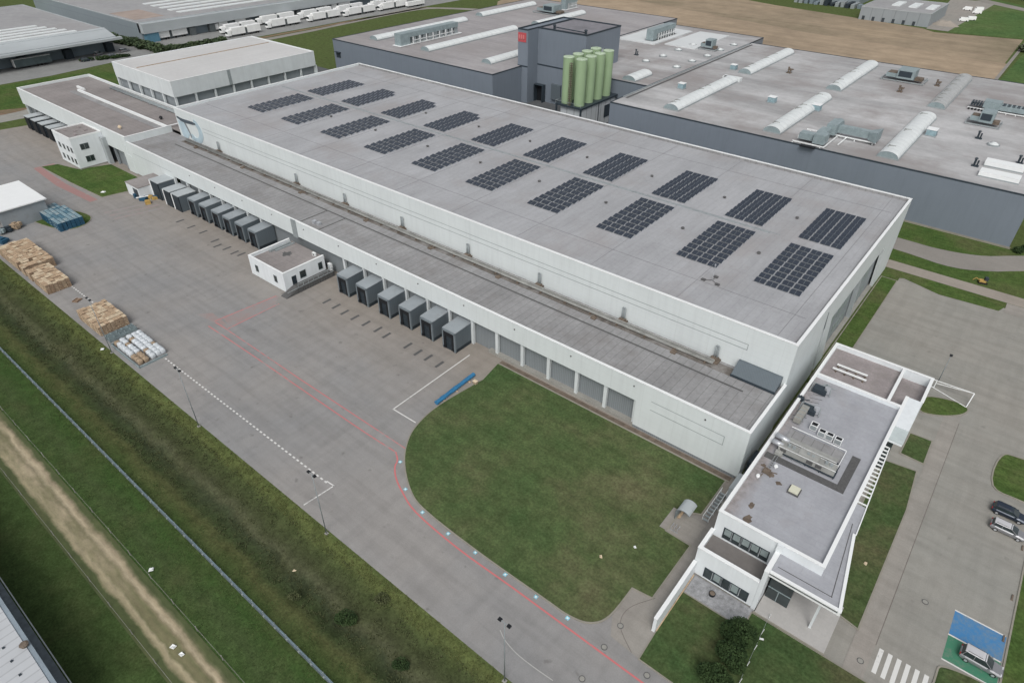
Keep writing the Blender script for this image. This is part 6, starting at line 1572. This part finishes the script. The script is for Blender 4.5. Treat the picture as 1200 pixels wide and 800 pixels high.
x, y = at(852, 779); shrub('tree', 'dark green bushy tree, the middle one of three', x, y, [(0, 0, 2.5, 1.5, 1.5, 1.4), (1.0, -.4, 1.9, 1.2, 1.2, 1.1), (-.9, .4, 1.9, 1.2, 1.2, 1.1), (0, 1.0, 1.5, 1.1, 1.1, 1.0), (.9, .9, 2.3, .7, .7, .7)], 5500, .14, 2, cat='tree', group='dark bushy trees beside the office lawn')
x, y = at(836, 800); shrub('tree', 'dark green bushy tree cut by the bottom edge of the picture', x, y, [(0, 0, 1.9, 1.4, 1.4, 1.3), (1.1, 0, 1.5, 1.1, 1.1, 1.0), (-1.1, -.2, 1.5, 1.2, 1.2, 1.0)], 4200, .14, 3, cat='tree', group='dark bushy trees beside the office lawn')
# shrubs in the ditch
for i, (px, py, s, lab) in enumerate([(406, 727, 1.2, 'dark round bush standing in the ditch'), (448, 704, .9, 'small bush on the near bank of the ditch'), (470, 780, .9, 'low dark bush at the lower end of the ditch'), (345, 700, .7, 'small low bush in the ditch left of the dark bush')]):
    x, y = at(px, py, -.6); shrub('bush', lab, x, y, [(0, 0, .8*s, 1.0*s, 1.0*s, .8*s), (.6*s, .3*s, .6*s, .7*s, .7*s, .5*s), (-.5*s, -.4*s, .5*s, .7*s, .6*s, .5*s)], int(900*s*s), .11, 20+i, .06, 'bush', 'leaf' if i in (0, 2) else 'weed', None, -.7)
# rough vegetation in the ditch and on the bank: uncountable
def tufts(n, xr, yr, hr, size, seed, zf, dens=None):
    r = random.Random(seed); b = MB()
    for _ in range(n):
        x, y = r.uniform(*xr), r.uniform(*yr)
        if dens and r.random() > dens(x, y): continue
        z = zf(y); k = r.randint(3, 5); h = r.uniform(*hr)
        for q in range(k):
            a = r.uniform(0, 6.28); d = Vector((math.cos(a), math.sin(a), 0))*size*r.uniform(.5, 1.2); s = Vector((-d.y, d.x, 0))*.35
            base = Vector((x, y, z)); b.quad([base-s, base+s, base+d+Vector((0, 0, h))])
    return b
def zf(y):
    pr = [(19, 0), (20, -.15), (21.3, -.6), (22.4, -1.05), (23.4, -1.15), (24.3, -.85), (25, -.55), (26.4, -.6), (28, -.45), (29.5, -.15), (31, 0)]
    for (a, za), (c, zc) in zip(pr, pr[1:]):
        if a <= y <= c: return za+(zc-za)*(y-a)/(c-a)-.03
    return -.02
import mathutils
def dn(sc, th): return lambda x, y: 1 if mathutils.noise.noise(Vector((x*sc, y*sc, 3.1))) > th else .12
tag(tufts(15000, (-190, -18), (20.6, 29.2), (.08, .30), .17, 31, zf, dn(.6, -.05)).build('ditch_weeds', 'weed'), 'rough olive weeds filling the ditch beside the yard', 'weeds', kind='stuff')
tag(tufts(10000, (-190, -18), (28.6, 30.95), (.06, .22), .15, 32, zf, dn(.7, -.2)).build('bank_grass', 'weedgreen'), 'yellow green tufty grass on the bank along the yard edge', 'grass', kind='stuff')
tag(tufts(12000, (-150, -35), (11, 20.0), (.05, .15), .14, 33, zf, dn(.4, .0)).build('meadow_grass', 'meadowblade'), 'short patchy grass of the meadow between ditch and track', 'grass', kind='stuff')
# litter
rr = random.Random(4)
for i, (px, py, s, lab) in enumerate([(349, 666, .7, 'pale crumpled sheet lying in the middle of the ditch'), (206, 534, .5, 'small pale scrap lying in the upper ditch'), (177, 667, .4, 'white scrap on the meadow above the track'), (203, 757, .4, 'white scrap on the track, upper of two'), (213, 766, .35, 'white scrap on the track, lower of two'), (120, 409, .4, 'white scrap below the bag block on the bank'), (744, 641, .22, 'tiny white scrap on the front lawn near the office'), (704, 652, .28, 'small cream scrap in the middle of the front lawn'), (431, 735, .2, 'tiny scrap at the lower ditch edge'), (468, 745, .25, 'small white scrap on the lower bank'), (1014, 660, .3, 'cream stone slab on the strip lawn east of the canopy'), (121, 225, .7, 'white scrap at the lower corner of the west lawn')]):
    zz = -1.0 if 200 < px < 480 and py > 500 and px not in (203, 213) else .12
    x, y = at(px, py, zz); b = MB()
    b.loft([[(-s, -s*.6, 0), (s*.7, -s*.8, 0), (s, s*.5, 0), (-s*.5, s*.7, 0)], [(-s*.8, -s*.5, .12), (s*.6, -s*.6, .22), (s*.8, s*.4, .1), (-s*.4, s*.5, .2)]])
    tag(b.build('litter', 'woodpale' if i in (0, 1, 7, 10) else 'coping', loc=(x, y, zz), rz=rr.uniform(0, 3)), lab, 'litter')
# hedges and trees far away
def hedge(name, label, a, c, wd, h, n, size, seed, mat='leaffar', cat='hedge'):
    x0, y0 = a; x1, y1 = c; L = math.hypot(x1-x0, y1-y0); k = max(3, int(L/3)); r = random.Random(seed)
    bl = [((x1-x0)*q/k+r.uniform(-1, 1), (y1-y0)*q/k+r.uniform(-1, 1), h*.45*r.uniform(.8, 1.2), wd*r.uniform(.8, 1.3), wd*r.uniform(.8, 1.3), h*.5*r.uniform(.7, 1.3)) for q in range(k+1)]
    t = thing(name, label, cat, (x0, y0, 0)); leaf_cloud(bl, n, size, seed).build('foliage', mat, t)
    b = MB()
    for q in bl[::2]: b.tube((q[0], q[1], 0), (q[0], q[1], h*.4), .2, .1, 5)
    b.build('stem', 'bark', t)
hedge('hedge', 'dense dark hedge between the two depots', (-455, 158), (-368, 166), 3.2, 4, 9000, .7, 41, 'leafmid')
hedge('hedge', 'hedge curling round the truck yard corner', (-368, 166), (-365, 200), 3.0, 3, 4500, .6, 42, 'leafmid')
hedge('hedge', 'low scrub line along the far field edge', (-300, 350), (-120, 330), 2.5, 2, 3500, .5, 43)
hedge('hedge', 'dark scrub patch in the field behind the right factory', (-100, 345), (-84, 352), 3.5, 2.4, 1400, .5, 44)
hedge('tree_row', 'row of trees and scrub along the top right horizon', (-110, 680), (60, 660), 9, 9, 9000, 1.3, 45, cat='trees')
hedge('tree_row', 'scrub row at the top edge left of the workshop', (-330, 640), (-180, 600), 6, 5, 5000, 1.1, 46, cat='trees')
hedge('hedge', 'bushes at the corner of the right factory hall', (7.5, 199), (13, 206), 1.3, 1.6, 1400, .25, 47, 'leaf')
hedge('hedge', 'bushes at the right edge beyond the green field', (-22, 470), (10, 440), 5, 4, 3000, .8, 48)
hedge('hedge', 'low shrubs in front of the left depot', (-372, 150), (-378, 132), 2, 1.6, 1500, .4, 49, 'leaf')
# spoil heap
x, y = at(1107, 30); b = MB(); r_ = random.Random(6)
b.loft([[(8*math.cos(a)*r_.uniform(.8, 1.1), 5*math.sin(a)*r_.uniform(.8, 1.1), 0) for a in [k*.524 for k in range(12)]], [(4*math.cos(a)*r_.uniform(.7, 1.2), 2.4*math.sin(a)*r_.uniform(.7, 1.2), 1.6+r_.random()) for a in [k*.524 for k in range(12)]]])
tag(b.build('spoil_heap', 'pathm', loc=(x, y, .05)), 'sandy spoil heap beside the distant workshop', 'spoil heap')

# ------------------------------------------------------------------ light, world, camera
W = bpy.data.worlds.new('World'); S.world = W; W.use_nodes = True; nt = W.node_tree
bg = nt.nodes['Background']; sky = nt.nodes.new('ShaderNodeTexSky'); sky.sky_type = 'NISHITA'; sky.sun_disc = False
SUN_EL, SUN_AZ = 50, 152
sky.sun_elevation = rad(SUN_EL); sky.sun_rotation = rad(SUN_AZ); sky.air_density = 1.0; sky.dust_density = 4.0; sky.ozone_density = 1.0
hs = nt.nodes.new('ShaderNodeHueSaturation'); hs.inputs['Saturation'].default_value = .22
nt.links.new(sky.outputs[0], hs.inputs['Color']); nt.links.new(hs.outputs[0], bg.inputs['Color']); bg.inputs['Strength'].default_value = .13
L = bpy.data.lights.new('sun', 'SUN'); L.energy = 1.15; L.angle = rad(30); L.color = (1.0, .97, .93)
lo = bpy.data.objects.new('sun', L); COL.objects.link(lo)
az = rad(SUN_AZ); sd = Vector((math.sin(az)*math.cos(rad(SUN_EL)), math.cos(az)*math.cos(rad(SUN_EL)), math.sin(rad(SUN_EL))))
lo.rotation_euler = sd.to_track_quat('Z', 'Y').to_euler()
cam = bpy.data.cameras.new('camera'); co = bpy.data.objects.new('camera', cam); COL.objects.link(co); S.camera = co
cam.sensor_width = 36; cam.lens = FPX/1200*36; cam.clip_end = 5000; cam.clip_start = .5
m = Matrix(((RR.x, UU.x, -FF.x, 0), (RR.y, UU.y, -FF.y, 0), (RR.z, UU.z, -FF.z, H), (0, 0, 0, 1)))
co.matrix_world = m
S.view_settings.view_transform = 'Standard'; S.view_settings.look = 'None'; S.view_settings.exposure = 0
S.cycles.use_denoising = True
S.cycles.max_bounces = 5; S.cycles.diffuse_bounces = 3
